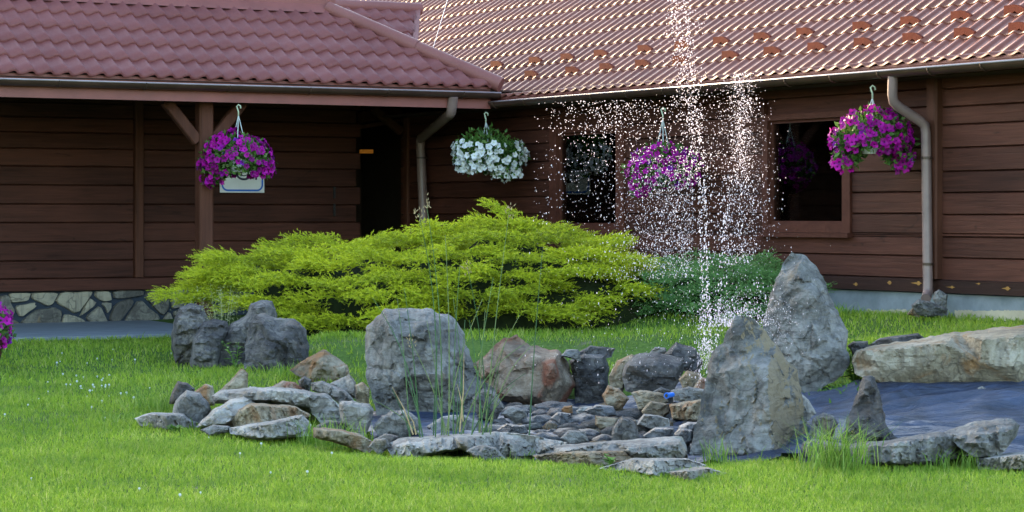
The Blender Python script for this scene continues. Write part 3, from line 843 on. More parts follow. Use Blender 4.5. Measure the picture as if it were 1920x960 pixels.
def rock(label, outline, mat, T=None, Y=None, ridges=(), cat='rock', name='boulder', rough=1.0, group=None, seed=None, base=None, sink=5, dome=.55, bot=.75):
    """A stone: its outline's width and height at its own distance, broken front faces, and a back of real depth."""
    rs = random.Random(seed if seed is not None else int(outline[0][0] * 31 + outline[0][1] * 7))
    xs_ = [p[0] for p in outline]; ys_ = [p[1] for p in outline]
    x0, x1, y0, y1 = min(xs_), max(xs_), min(ys_), max(ys_)
    cx_ = sum(xs_) / len(xs_)
    if Y is None: Y = ground_y(cx_, base or y1 - 2)
    mpp = Y / F
    if T is None: T = .55 * min(x1 - x0, y1 - y0 + 20) * mpp
    Yc = Y + .75 * T
    W, Hh = x1 - x0, y1 - y0
    mind = min(W, Hh)
    g_ = max(2.2, min(4.6, mind / 14))
    sd_ = rs.random() * 90
    ol = []
    n = len(outline)
    for i in range(n):
        a = outline[i]; b = outline[(i+1) % n]
        L = math.hypot(b[0]-a[0], b[1]-a[1]); k_ = max(1, int(L / g_))
        nxl, nyl = (b[1]-a[1]) / (L + 1e-6), -(b[0]-a[0]) / (L + 1e-6)
        for k in range(k_):
            t_ = k / k_
            x, y = a[0] + (b[0]-a[0])*t_, a[1] + (b[1]-a[1])*t_
            j_ = noise.fractal(Vector((x * .05, y * .05, sd_)), 1.0, 2.0, 4) * min(4.0, mind * .035)
            ol.append((x + nxl * j_, y + nyl * j_))
    ym = y0 + Hh * .35
    lower = lambda y: np.clip((y - ym) / (y1 - ym), 0, 1)
    ol = [(x, y + sink * float(lower(y)) ** 4) for x, y in ol]
    n0 = len(ol)
    gx_, gy_ = np.meshgrid(np.arange(x0, x1, g_), np.arange(y0, y1 + sink, g_ * .9))
    gx_ = gx_ + (np.arange(gx_.shape[0]) % 2)[:, None] * g_ * .5
    jr = np.random.default_rng(int(sd_ * 1000))
    gx_ = (gx_ + jr.uniform(-.25, .25, gx_.shape) * g_).ravel(); gy_ = (gy_ + jr.uniform(-.25, .25, gy_.shape) * g_).ravel()
    ed = edge_dist(gx_, gy_, ol)
    ok = in_poly(gx_, gy_, ol) & (ed > g_ * .55)
    gx_, gy_, ed = gx_[ok], gy_[ok], ed[ok]
    # base depth
    dl = bot * lower(gy_) ** .8
    prof = (1 - (1 - np.minimum(1, ed / (.11 * mind))) ** 1.2) ** dome
    dep = dl + (1 - dl) * prof
    if ridges:
        kx = np.array([r[0] for r in ridges] + [p[0] for p in ol[::3]]); ky = np.array([r[1] for r in ridges] + [p[1] for p in ol[::3]])
        kd = np.array([r[2] for r in ridges] + [bot * float(lower(p[1])) ** .8 for p in ol[::3]])
        kw = np.array([5.0] * len(ridges) + [1.0] * len(ol[::3]))
        dd = (gx_[:, None] - kx) ** 2 + (gy_[:, None] - ky) ** 2
        ww = kw / (dd + (mind * .05) ** 2) ** 1.6
        smooth_ = (ww * kd).sum(1) / ww.sum(1)
        co_ = [(p[0], p[1] + sink * float(lower(p[1])) ** 4) for p in outline]
        tri = delaunay_2d_cdt([Vector(p) for p in co_] + [Vector(r[:2]) for r in ridges], [(i, (i+1) % n) for i in range(n)], [], 1, 1e-4)
        td = [bot * float(lower(p[1])) ** .8 for p in co_] + [r[2] for r in ridges]
        lin = smooth_.copy()
        for f_ in tri[2]:
            A_, B_, C_ = [tri[0][i] for i in f_]
            if not all(tri[3][i] for i in f_): continue
            da, db, dc = [td[tri[3][i][0]] for i in f_]
            det = (B_.y - C_.y) * (A_.x - C_.x) + (C_.x - B_.x) * (A_.y - C_.y)
            if abs(det) < 1e-6: continue
            l1 = ((B_.y - C_.y) * (gx_ - C_.x) + (C_.x - B_.x) * (gy_ - C_.y)) / det
            l2 = ((C_.y - A_.y) * (gx_ - C_.x) + (A_.x - C_.x) * (gy_ - C_.y)) / det
            m_ = (l1 >= -1e-6) & (l2 >= -1e-6) & (l1 + l2 <= 1 + 1e-6)
            lin[m_] = l1[m_] * da + l2[m_] * db + (1 - l1[m_] - l2[m_]) * dc
        dep = lin * .78 + smooth_ * .12 + dep * .10
    u, v = (gx_ - x0) / mind, (gy_ - y0) / mind
    asp = rs.choice((.7, 1.0, 1.5)); th = rs.uniform(-.5, .5)
    ur, vr = (u * math.cos(th) - v * math.sin(th)) * asp, (u * math.sin(th) + v * math.cos(th)) / asp
    um, vm = ur.min(), vr.min(); uM, vM = ur.max(), vr.max()
    area = (uM - um) * (vM - vm)
    fade = np.minimum(1, ed / (.07 * mind + 1))
    wx = np.array([noise.fractal(Vector((a * 3, b * 3, sd_)), 1.0, 2.0, 3) for a, b in zip(ur, vr)]) * .07
    def cells_(n_): return [(rs.uniform(um, uM), rs.uniform(vm, vM)) for _ in range(int(min(240, max(4, n_))))]
    dep = dep + fade * rough * (.85 if not ridges else .32) * planes(ur + wx * .4, vr - wx * .4, cells_(4 + 3 * area), rs, 1.0)
    dep = dep + fade * rough * .17 * chips(ur + wx, vr - wx, cells_(16 * area), rs, 1.2)
    if mind > 28: dep = dep + fade * rough * .075 * chips(ur - wx, vr + wx, cells_(75 * area), rs, 2.6)
    dep = np.maximum(dep, .02)
    res = delaunay_2d_cdt([Vector(p) for p in ol] + [Vector((x, y)) for x, y in zip(gx_, gy_)], [(i, (i+1) % n0) for i in range(n0)], [], 1, 1e-4)
    alld = [bot * float(lower(p[1])) ** .8 for p in ol] + list(dep)
    bm = bmesh.new()
    org = at(cx_, y1, Y)
    vv = []
    size = mind * mpp
    o3 = Vector((sd_, sd_ * .7, 3.0))
    stx, stz = rs.uniform(-.4, .4), rs.uniform(16, 34)
    for i, p in enumerate(res[0]):
        src = res[3][i]
        d_ = alld[src[0]] * T if src else .4 * T
        c_ = at(p.x, p.y, Yc - d_) - org
        if src and src[0] >= n0:
            q_ = c_ + o3
            cr = abs(noise.noise((q_.x * 3.2, q_.y * 3, q_.z * 3.2)))           # cracks
            st = noise.noise((q_.x * 2.0, q_.y * 2, (q_.z + stx * q_.x) * stz))   # bedding
            d2 = (.026 * noise.fractal(q_ * 8, .8, 2.1, 5) + .013 * st - .034 * max(0, 1 - cr * 12)) * min(1, size / .35 + .25) * rough
            c_ = at(p.x, p.y, Yc - d_ - d2) - org
        vv.append(bm.verts.new(c_))
    for f_ in res[2]:
        try: bm.faces.new([vv[i] for i in f_])
        except ValueError: pass
    omap = {}
    for i, src in enumerate(res[3]):
        for s_ in src:
            if s_ < n0 and s_ not in omap: omap[s_] = i
    idxs = [i for i in range(n0) if i in omap]
    prev = [vv[omap[i]] for i in idxs]
    for (k_, dd, sh) in ((0, .08, .99), (1, .35, .93), (2, .8, .72), (3, 1.05, .38)):
        nr_ = []
        for i in idxs:
            p = ol[i]
            q_ = (cx_ + (p[0] - cx_) * sh, y1 + (p[1] - y1) * (1 - (1 - sh) * .75))
            nr_.append(bm.verts.new(at(q_[0], q_[1], Yc) - org + Vector((0, T * dd + .05 * size * noise.noise((q_[0] * .03, q_[1] * .03, sd_ + k_)), 0))))
        m__ = len(nr_)
        for i in range(m__):
            j = (i + 1) % m__
            try: bm.faces.new((prev[i], prev[j], nr_[j], nr_[i]))
            except ValueError: pass
        prev = nr_
    try: bm.faces.new(prev)
    except ValueError: pass
    bmesh.ops.recalc_face_normals(bm, faces=bm.faces)
    me = bpy.data.meshes.new(name)
    bm.to_mesh(me); bm.free()
    me.polygons.foreach_set('use_smooth', [True] * len(me.polygons))
    me.set_sharp_from_angle(angle=math.radians(24))
    me.materials.append(M[mat])
    o = link_mesh(name, me, None, org)
    tag(o, label, cat, group)
    return o

# large stones
rock('tall pointed grey rock standing behind the pond, right of the water splash', [(1430,610),(1448,538),(1471,492),(1485,472),(1498,474),(1514,484),(1535,504),(1553,547),(1576,597),(1588,620),(1588,652),(1595,680),(1581,703),(1553,721),(1517,741),(1480,735),(1440,690)], 'grey', T=.36, Y=18.0, name='standing_rock',
     rough=.75, ridges=[(1500,520,.55),(1520,600,.8),(1480,650,.75),(1540,660,1.0),(1572,655,.95),(1530,560,.75),(1465,570,.45),(1555,700,.7)], seed=3)
rock('peaked grey rock in front of the pond with a step in its right shoulder', [(1294,848),(1306,790),(1324,708),(1333,662),(1356,643),(1363,620),(1379,595),(1393,592),(1411,598),(1430,616),(1457,648),(1480,680),(1494,690),(1498,717),(1512,772),(1514,818),(1502,852),(1466,873),(1384,870),(1315,866)], 'grey_rust', T=.42, name='standing_rock',
     rough=.8, ridges=[(1385,622,.25),(1400,682,.72),(1439,692,.82),(1405,668,.38),(1448,672,.4),(1440,740,1.05),(1446,800,1.2),(1452,855,1.3),(1350,700,.5),(1345,800,.8),(1390,780,.85),(1470,740,.5),(1490,800,.45),(1480,850,.6),(1370,850,1.0),(1310,850,.75)], seed=5, base=862)
rock('large block shaped grey rock with a flat top standing behind the rushes', [(683,640),(688,610),(702,596),(712,588),(720,578),(770,579),(810,577),(822,587),(840,588),(853,597),(870,627),(883,670),(893,700),(927,730),(948,767),(947,792),(890,790),(800,785),(737,776),(710,782),(697,743),(687,703)], 'grey', T=.42, name='block_rock',
     ridges=[(730,605,.75),(810,600,.78),(745,640,1.0),(820,640,.95),(720,690,.6),(760,705,1.08),(830,700,1.0),(765,725,.7),(830,730,.85),(720,750,.7),(800,770,.6),(870,735,.72),(850,660,.6),(700,660,.3),(912,765,.8)], seed=8, base=786)
rock('big tan and rusty red angular rock leaning at the back of the pond', [(887,683),(941,637),(969,627),(994,647),(1047,656),(1063,672),(1079,722),(1062,752),(1032,779),(990,770),(940,752),(905,715)], 'rust', T=.46, base=770, rough=.55, bot=.30,
     ridges=[(1008,745,1.1),(1036,690,.95),(1046,664,.5),(945,742,.95),(905,706,.45),(950,690,.62),(1000,672,.6),(1062,715,.55),(1032,768,.75),(985,760,.55),(940,748,.5)], seed=11)
rock('dark upright boulder between the rusty rock and the boxy rock', [(1065,675),(1097,662),(1135,666),(1143,690),(1138,750),(1110,760),(1079,757),(1076,720)], 'slate', base=762)
rock('narrow tan stone wedged beside the boxy dark rock', [(1141,705),(1157,675),(1185,663),(1196,668),(1180,700),(1168,730),(1145,733)], 'tan', Y=18.9)
rock('boxy dark rock with a pale flat top at the back of the pond', [(1166,712),(1172,681),(1191,664),(1235,661),(1283,673),(1282,695),(1266,728),(1235,738),(1172,730)], 'slate', T=.30, Y=18.6, rough=.5, ridges=[(1178,684,.85),(1230,682,.9),(1272,690,.8),(1225,710,1.0)])
rock('flat dark slab lying on the grass behind the pond', [(1079,664),(1107,648),(1154,653),(1147,668),(1100,670)], 'slate', name='slab', Y=19.9)
rock('grey boulder half hidden behind the water splash', [(1245,664),(1269,641),(1304,653),(1318,680),(1310,700),(1275,690)], 'slate', Y=19.2)
rock('small square tan stone on the pond edge above the blue hose', [(1272,711),(1288,694),(1313,700),(1325,722),(1300,728),(1280,725)], 'tan', Y=18.2)
rock('flat grey stone carrying the blue hose fitting', [(1257,732),(1291,725),(1330,731),(1330,748),(1290,750),(1263,748)], 'grey', Y=17.75)
rock('pale flat topped stone left of the blue hose fitting', [(1182,736),(1200,731),(1244,737),(1254,752),(1240,764),(1197,764)], 'tan', Y=18.1)
rock('rounded tan stone at the waterline under the blue hose', [(1202,771),(1219,751),(1250,757),(1256,774),(1235,786),(1210,783)], 'tan', Y=17.75)
rock('wide tan block at the pond edge left of the peaked rock', [(1254,758),(1319,747),(1340,760),(1330,790),(1260,784)], 'tan', Y=17.5, T=.25)
rock('pale whitish flat stone on the pond gravel', [(1192,797),(1207,776),(1232,778),(1254,785),(1256,798),(1225,802)], 'pale', Y=17.2)
rock('dark triangular slab standing upright in the pond gravel', [(1146,823),(1150,800),(1166,780),(1191,790),(1200,824)], 'slate', Y=16.6, name='slab')
rock('greenish flat stone beside the upright dark slab', [(1116,796),(1116,779),(1160,784),(1150,806),(1125,804)], 'tan', Y=17.3)
rock('pale rounded stone on the pond gravel below the dark upright boulder', [(1079,771),(1090,763),(1110,761),(1112,774),(1085,777)], 'pale', Y=18.2, name='stone')
rock('small tan stone under the rusty rock', [(1052,768),(1058,762),(1073,760),(1074,774),(1060,779)], 'tan', Y=18.0, name='stone')
rock('mottled dark stone in the gravel near the peaked rock', [(1202,818),(1229,801),(1263,802),(1270,822),(1230,828)], 'wet', Y=16.6, name='stone')
rock('small white stone sitting in the crevice between the boulders', [(1146,742),(1152,728),(1163,727),(1167,744),(1155,750)], 'pale', Y=18.75, name='stone')
rock('dark boulder low in the pond behind the peaked rock', [(1270,800),(1290,790),(1330,793),(1330,830),(1280,828)], 'wet', Y=16.6)
rock('rounded grey boulder at the foot of the block rock', [(699,802),(715,780),(733,770),(760,768),(786,785),(790,800),(770,818),(745,824),(710,818)], 'grey', Y=16.9)
rock('low grey boulder among the rush stems', [(800,800),(830,780),(870,777),(898,790),(895,815),(815,818)], 'grey', Y=17.4)

for lb, ol, mt, Y_ in (
 ('brown stone jammed between the block rock and the rusty rock', [(885,745),(905,728),(930,735),(945,765),(930,785),(895,780)], 'slate', 18.0),
 ('small rounded grey stone at the foot of the rusty rock', [(940,775),(958,762),(985,768),(990,785),(965,792)], 'grey', 17.9),
 ('dark stone filling the gap below the rusty rock on its right', [(1030,785),(1045,772),(1070,775),(1075,790),(1050,797)], 'wet', 17.6),
 ('grey wedge behind the dark upright boulder', [(1050,668),(1062,655),(1085,655),(1090,672)], 'grey', 19.6),
 ('tan stone between the boxy rock and the dark upright boulder', [(1128,742),(1140,722),(1160,728),(1180,748),(1165,764),(1138,760)], 'tan', 18.4),
 ('grey stone below the boxy rock touching the pale flat topped stone', [(1215,738),(1240,726),(1268,735),(1262,752),(1225,752)], 'slate', 18.35),
 ('brownish stone leaning on the back of the pond above the tan block', [(1300,725),(1315,706),(1335,712),(1340,745),(1312,742)], 'rust', 18.0),
 ('small grey stone on the grass edge behind the boxy rock', [(1215,664),(1228,650),(1248,652),(1252,666)], 'grey', 19.6),
 ('flat grey stone at the pond floor under the dark upright boulder', [(1095,770),(1118,758),(1150,762),(1158,778),(1120,784)], 'wet', 18.0),
 ('squarish brown stone beside the pale whitish flat stone', [(1150,800),(1165,784),(1192,788),(1196,806),(1170,812)], 'tan', 17.0),
 ('round grey stone in front of the mottled dark stone', [(1262,815),(1275,802),(1298,806),(1302,826),(1278,832)], 'wet', 16.3),
 ('low dark stone behind the long flat front stone', [(930,806),(950,794),(985,797),(992,812),(955,818)], 'wet', 16.9),
 ('grey stone among the gravel nearest the long rounded front stone', [(1050,822),(1066,806),(1096,808),(1104,826),(1072,832)], 'grey', 16.5),
 ('grey stone at the lawn end of the long tan stone', [(690,838),(702,822),(724,822),(732,838),(712,850)], 'grey', 15.95),
 ('small stone closing the gap before the rounded boulder at the block rock', [(705,822),(722,812),(748,818),(746,834),(718,836)], 'slate', 16.3),
 ('flat grey stone under the front corner of the long top slab', [(590,800),(612,788),(640,792),(652,808),(620,816)], 'grey', 17.0),
 ('narrow grey stone in front of the pinkish flat stone', [(375,806),(400,796),(432,799),(428,810),(392,814)], 'grey', 16.95)):
    rock(lb, ol, mt, Y=Y_, name='stone')
# right hand stones
rock('long tan and rusty stone slab with a pale top above the pond liner', [(1597,680),(1603,662),(1615,651),(1698,639),(1797,623),(1880,613),(1935,612),(2010,620),(2015,700),(1985,728),(1908,726),(1820,724),(1737,722),(1650,718),(1603,700)], 'slab', T=.62, Y=17.6, name='stone_slab',
     rough=.30, ridges=[(1618,656,.80),(1660,654,.86),(1700,650,.88),(1770,643,.9),(1840,637,.92),(1908,630,.95),(1650,690,.85),(1740,690,.9),(1840,680,.95),(1852,700,.8),(1905,690,1.0),(1985,640,.6),(1990,700,.6)], seed=21, sink=2)
rock('small grey stone left of the mossy flat stone behind the slab', [(1588,648),(1600,640),(1627,639),(1630,655),(1600,662)], 'slate', Y=18.3, name='stone')
rock('flat dark stone lying in the grass behind the long slab', [(1625,648),(1650,634),(1722,624),(1736,636),(1700,645),(1640,655)], 'slate', Y=18.6, name='slab')
rock('dark pyramid shaped stone standing on the pond liner', [(1579,816),(1595,770),(1619,706),(1630,703),(1639,708),(1646,730),(1666,805),(1694,827),(1611,834)], 'slate', T=.22, Y=15.75, name='standing_rock',
     ridges=[(1634,722,.3),(1640,790,.8),(1605,800,.6),(1660,818,.9),(1625,815,1.0)], seed=31)
rock('rounded grey stone with a dark side next to the peaked rock', [(1516,815),(1524,783),(1544,773),(1563,781),(1571,795),(1562,816),(1535,822)], 'grey', Y=15.9)
rock('pale leaning stone squeezed behind the peaked rock', [(1492,745),(1502,738),(1516,750),(1531,774),(1516,785),(1498,780)], 'pale', Y=16.5)
rock('long rounded grey stone along the front edge right of the peaked rock', [(1498,852),(1505,830),(1524,823),(1591,833),(1670,825),(1757,811),(1805,812),(1818,825),(1822,850),(1757,870),(1658,872),(1500,876)], 'grey', T=.34, name='edge_stone', Y=15.05, seed=33)
rock('flat topped grey stone overlapping the liner behind the front edge', [(1770,812),(1836,789),(1896,785),(1912,797),(1904,820),(1876,851),(1829,852),(1800,840)], 'grey', T=.34, Y=14.95, ridges=[(1835,815,.85),(1895,805,.8),(1850,842,1.0)])
rock('low pale stone at the lawn edge on the far right', [(1829,860),(1860,855),(1896,851),(1950,848),(1990,856),(1980,882),(1836,878)], 'pale', T=.3, Y=14.8, name='edge_stone')
for i, (x, y, r_, mt, lb) in enumerate(((1841,731,11,'pale','pale pebble tucked under the long slab'), (1868,732,10,'rust','reddish pebble tucked under the long slab'), (1892,733,9,'tan','yellowish pebble tucked under the long slab'), (1906,733,5,'grey','smallest grey pebble tucked under the long slab'))):
    rock(lb, [(x-r_, y+4), (x-r_*.7, y-4), (x, y-7), (x+r_*.8, y-4), (x+r_, y+4), (x, y+7)], mt, Y=17.35, T=.06, name='pebble', cat='pebble', sink=0)
# stones at the foot of the right downspout
rock('flat grey stone lying under the mouth of the right downspout', [(1708,572),(1722,561),(1745,566),(1777,579),(1775,588),(1740,590),(1715,586)], 'grey', Y=22.2, name='stone')
rock('upright grey stone leaning against the house base by the downspout', [(1749,560),(1752,548),(1761,542),(1777,552),(1775,574),(1755,572)], 'grey', Y=22.45, name='stone')
rock('small tan stone left of the downspout stones', [(1700,588),(1712,576),(1724,580),(1724,590)], 'tan', Y=22.2, name='stone')
rock('grey block behind the left edge of the golden juniper', [(332,548),(334,534),(350,530),(378,533),(380,548)], 'grey', Y=25.6, name='stone')

# rock group on the left lawn
rock('leftmost dark upright rock of the group below the juniper', [(319,650),(324,605),(335,577),(357,567),(380,574),(392,600),(388,650),(384,690),(330,687)], 'slate', base=687, name='standing_rock', T=.26)
rock('narrow dark rock, second from the left in the group below the juniper', [(356,690),(360,640),(380,605),(402,597),(428,602),(430,625),(412,660),(404,693)], 'slate', base=692, name='standing_rock', T=.22)
rock('dark slanting rock with a rounded peak behind the smooth boulder', [(396,693),(400,655),(430,612),(463,587),(471,570),(490,560),(510,565),(522,592),(515,640),(490,695)], 'slate', Y=23.0, name='standing_rock', T=.26)
rock('broad smooth dark boulder, rightmost of the group below the juniper', [(458,690),(461,650),(466,606),(480,591),(497,588),(520,597),(555,597),(572,615),(580,650),(576,682),(540,698),(480,697)], 'slate', T=.34, base=695, seed=44,
     ridges=[(490,605,.6),(505,625,.8),(550,612,.6),(500,670,1.0),(560,660,.7),(530,640,.9)])
rock('tan faced boulder beside the block rock on the grass', [(542,694),(575,672),(607,655),(630,668),(652,685),(658,706),(640,718),(600,720),(565,708)], 'tan', T=.3, base=716, ridges=[(605,690,.85),(590,705,.9),(635,695,.8)])
# the low pile of flat stones on the left
PL = [
 ('dark grey wedge at the left end of the stone pile', [(317,754),(322,735),(333,714),(352,718),(366,728),(356,757)], 'slate', 18.6),
 ('small tan stone behind the lichen covered boulder', [(362,735),(385,719),(400,723),(403,757),(372,758)], 'tan', 18.3),
 ('brown triangular stone standing up at the back of the pile', [(403,738),(430,715),(453,689),(465,700),(464,732),(440,742)], 'tan', 18.9),
 ('lichen covered boulder on the left of the stone pile', [(321,778),(330,750),(350,731),(375,737),(390,755),(398,772),(375,795),(340,799)], 'grey', 17.8),
 ('flat pale stone, leftmost at the front of the pile', [(251,784),(283,773),(345,775),(362,790),(397,798),(372,808),(300,805),(262,797)], 'pale', None),
 ('pinkish flat stone in the middle of the pile', [(367,797),(400,767),(430,750),(457,743),(487,760),(470,778),(440,790),(407,800)], 'pale', 17.4),
 ('long grey slab lying on top of the stone pile', [(397,742),(413,733),(477,725),(545,727),(613,738),(630,752),(648,769),(637,793),(600,790),(577,768),(507,757),(400,757)], 'pale', 17.8),
 ('thin brown layered slab below the long top slab', [(447,766),(470,756),(553,760),(582,778),(562,792),(500,798),(415,802)], 'tan', 17.25),
 ('flat pale slab at the front of the stone pile', [(430,802),(480,793),(520,787),(567,777),(584,797),(585,816),(487,822),(432,812)], 'pale', 16.75),
 ('long tan stone running along the lawn to the rushes', [(586,800),(640,805),(673,813),(712,835),(690,846),(633,832),(587,820)], 'tan', 16.2),
 ('pale grey block at the right end of the stone pile', [(635,752),(660,750),(693,757),(701,768),(697,790),(684,818),(655,805),(640,792)], 'pale', 17.0),
 ('curved grey slab behind the long top slab', [(582,717),(603,714),(647,730),(664,750),(640,756),(613,742),(584,732)], 'grey', 18.3),
 ('whitish angular stone at the back right of the pile', [(618,720),(640,708),(657,703),(667,717),(668,745),(650,740)], 'pale', 18.6),
 ('small brown stone touching the block rock', [(666,722),(680,716),(694,728),(692,757),(668,750)], 'tan', 18.4),
 ('small dark stone behind the curved slab', [(558,714),(570,705),(583,713),(580,733),(563,730)], 'slate', 18.9),
 ('low pinkish stone at the back of the pile', [(508,726),(530,713),(553,717),(572,730),(550,737),(515,735)], 'rust', 18.8)]
for lb, ol, mt, Y_ in PL:
    rock(lb, ol, mt, Y=Y_, name='stone' if 'slab' not in lb else 'slab', T=.30 if ('slab' in lb or 'flat' in lb) else None)
# front edge
rock('long flat stone at the front of the pond below the rushes', [(722,836),(747,822),(850,816),(935,810),(1000,817),(1064,830),(1040,845),(995,853),(930,852),(860,842),(740,852)], 'pale', T=.40, name='edge_stone', Y=15.85, sink=18,
     ridges=[(760,834,.9),(860,829,.95),(950,833,1.0),(1030,835,.9)], seed=51)
rock('small bluish half round stone in front of the long flat stone', [(874,846),(888,837),(907,833),(930,840),(950,860),(900,862)], 'grey', Y=15.45, name='stone', T=.16)
rock('long rounded front stone reaching to the peaked rock', [(1000,853),(1030,838),(1150,828),(1279,819),(1287,836),(1290,864),(1190,864),(1050,858)], 'pale', T=.36, name='edge_stone', Y=15.35,
     ridges=[(1060,845,.9),(1180,840,.9),(1270,836,.9),(1200,855,1.0)], seed=53)
rock('low brown stone under the long rounded front stone', [(998,854),(1060,846),(1170,845),(1192,862),(1120,872),(1020,870)], 'tan', Y=15.2, sink=10, T=.22, name='stone')
rock('flat stone sunk in the grass left of the peaked rock', [(1120,878),(1185,860),(1291,860),(1325,872),(1297,885),(1235,886)], 'pale', Y=14.75, sink=10, T=.25, name='edge_stone')
rock('lowest flat stone at the lawn in front of the peaked rock', [(1225,886),(1330,877),(1365,888),(1300,897),(1240,896)], 'pale', Y=14.4, T=.25, name='edge_stone')

# pond gravel: single pebbles, five meshes copied
protos = []
for k, mt in enumerate(('wet', 'grey', 'wet', 'slate', 'tan', 'wet')):
    bm = bmesh.new(); bmesh.ops.create_icosphere(bm, subdivisions=3, radius=1.0)
    for v in bm.verts:
        v.co += v.normal * noise.fractal(v.co * .8 + Vector((k * 7, 0, 0)), 1, 2, 3) * .42
        v.co.z *= .6
    me = bpy.data.meshes.new('pebble'); bm.to_mesh(me); bm.free()
    me.polygons.foreach_set('use_smooth', [True] * len(me.polygons)); me.materials.append(M[mt]); protos.append(me)
names = ['dark wet', 'grey', 'bluish wet', 'near black', 'tan', 'smooth wet']
cnt = 0
spots = []
rp = random.Random(5)
while cnt < 210:
    px = rp.uniform(930, 1330); Y = rp.uniform(16.2, 19.0)
    X = (px - 960) * Y / F
    r = rp.choice([.03, .035, .045, .06, .08, .10])
    if any((X - a) ** 2 + (Y - b) ** 2 < (.75 * (r + c)) ** 2 for a, b, c in spots): 
        cnt += .02; continue
    spots.append((X, Y, r)); k = rp.randrange(6)
    o = link_mesh('pebble', protos[k], None, (X, Y, float(gz(X, Y)) + r * .38 + .028))
    o.scale = (r * rp.uniform(.9, 1.5), r, r * rp.uniform(.8, 1.1)); o.rotation_euler = (0, 0, rp.uniform(0, 3))
    tag(o, names[k] + ' pebble lying with others on the pond floor', 'pebble', 'pebbles on the pond floor')
    cnt += 1

# pond liner
gx = np.linspace(min(p[0] for p in POND), max(p[0] for p in POND) + .3, 150); gy = np.linspace(15.3, 19.8, 130)
GX, GY = np.meshgrid(gx, gy); GZ = gz(GX, GY) + .012
wr = np.zeros_like(GX)
for i in range(GX.shape[0]):
    for j in range(GX.shape[1]):
        x, y = GX[i, j], GY[i, j]
        a = noise.noise((x * 1.1 + y * .8, (y - x * .18) * 5.5, 1.0)); b = noise.noise((x * 2.2, y * 11 + x * 2, 4.0))
        wr[i, j] = .045 * (1 - abs(a) * 2.4) + .014 * b
GZ += np.clip(wr, 0, 1)
pid = np.arange(GX.size).reshape(GX.shape)
Fq = np.stack([pid[:-1, :-1], pid[:-1, 1:], pid[1:, 1:], pid[1:, :-1]], -1).reshape(-1, 4)
keep = in_poly(GX.ravel(), GY.ravel(), POND)[Fq].any(1)
o = np_mesh('pond_liner', np.stack([GX.ravel(), GY.ravel(), GZ.ravel()], 1), Fq[keep], M['liner'], smooth=True)
tag(o, 'dark blue wrinkled pond liner sheet spread under the stones', 'pond liner')

# blue hose fitting
P = at(1254, 741, 17.68)
hf = empty('hose_fitting', P); tag(hf, 'blue plastic hose fitting resting on a flat stone by the pond', 'hose fitting')
mb = MB(); mb.tube([(-.018, -.04, 0), (.028, .016, .003)], .018, 14); mb.tube([(-.019, -.042, 0), (-.013, -.034, 0)], .022, 14); mb.build('body', M['hose'], hf, smooth='angle')
mb = MB(); mb.tube([(-.0205, -.0435, 0), (-.0195, -.0425, 0)], .013, 12); mb.build('opening', M['black'], hf)

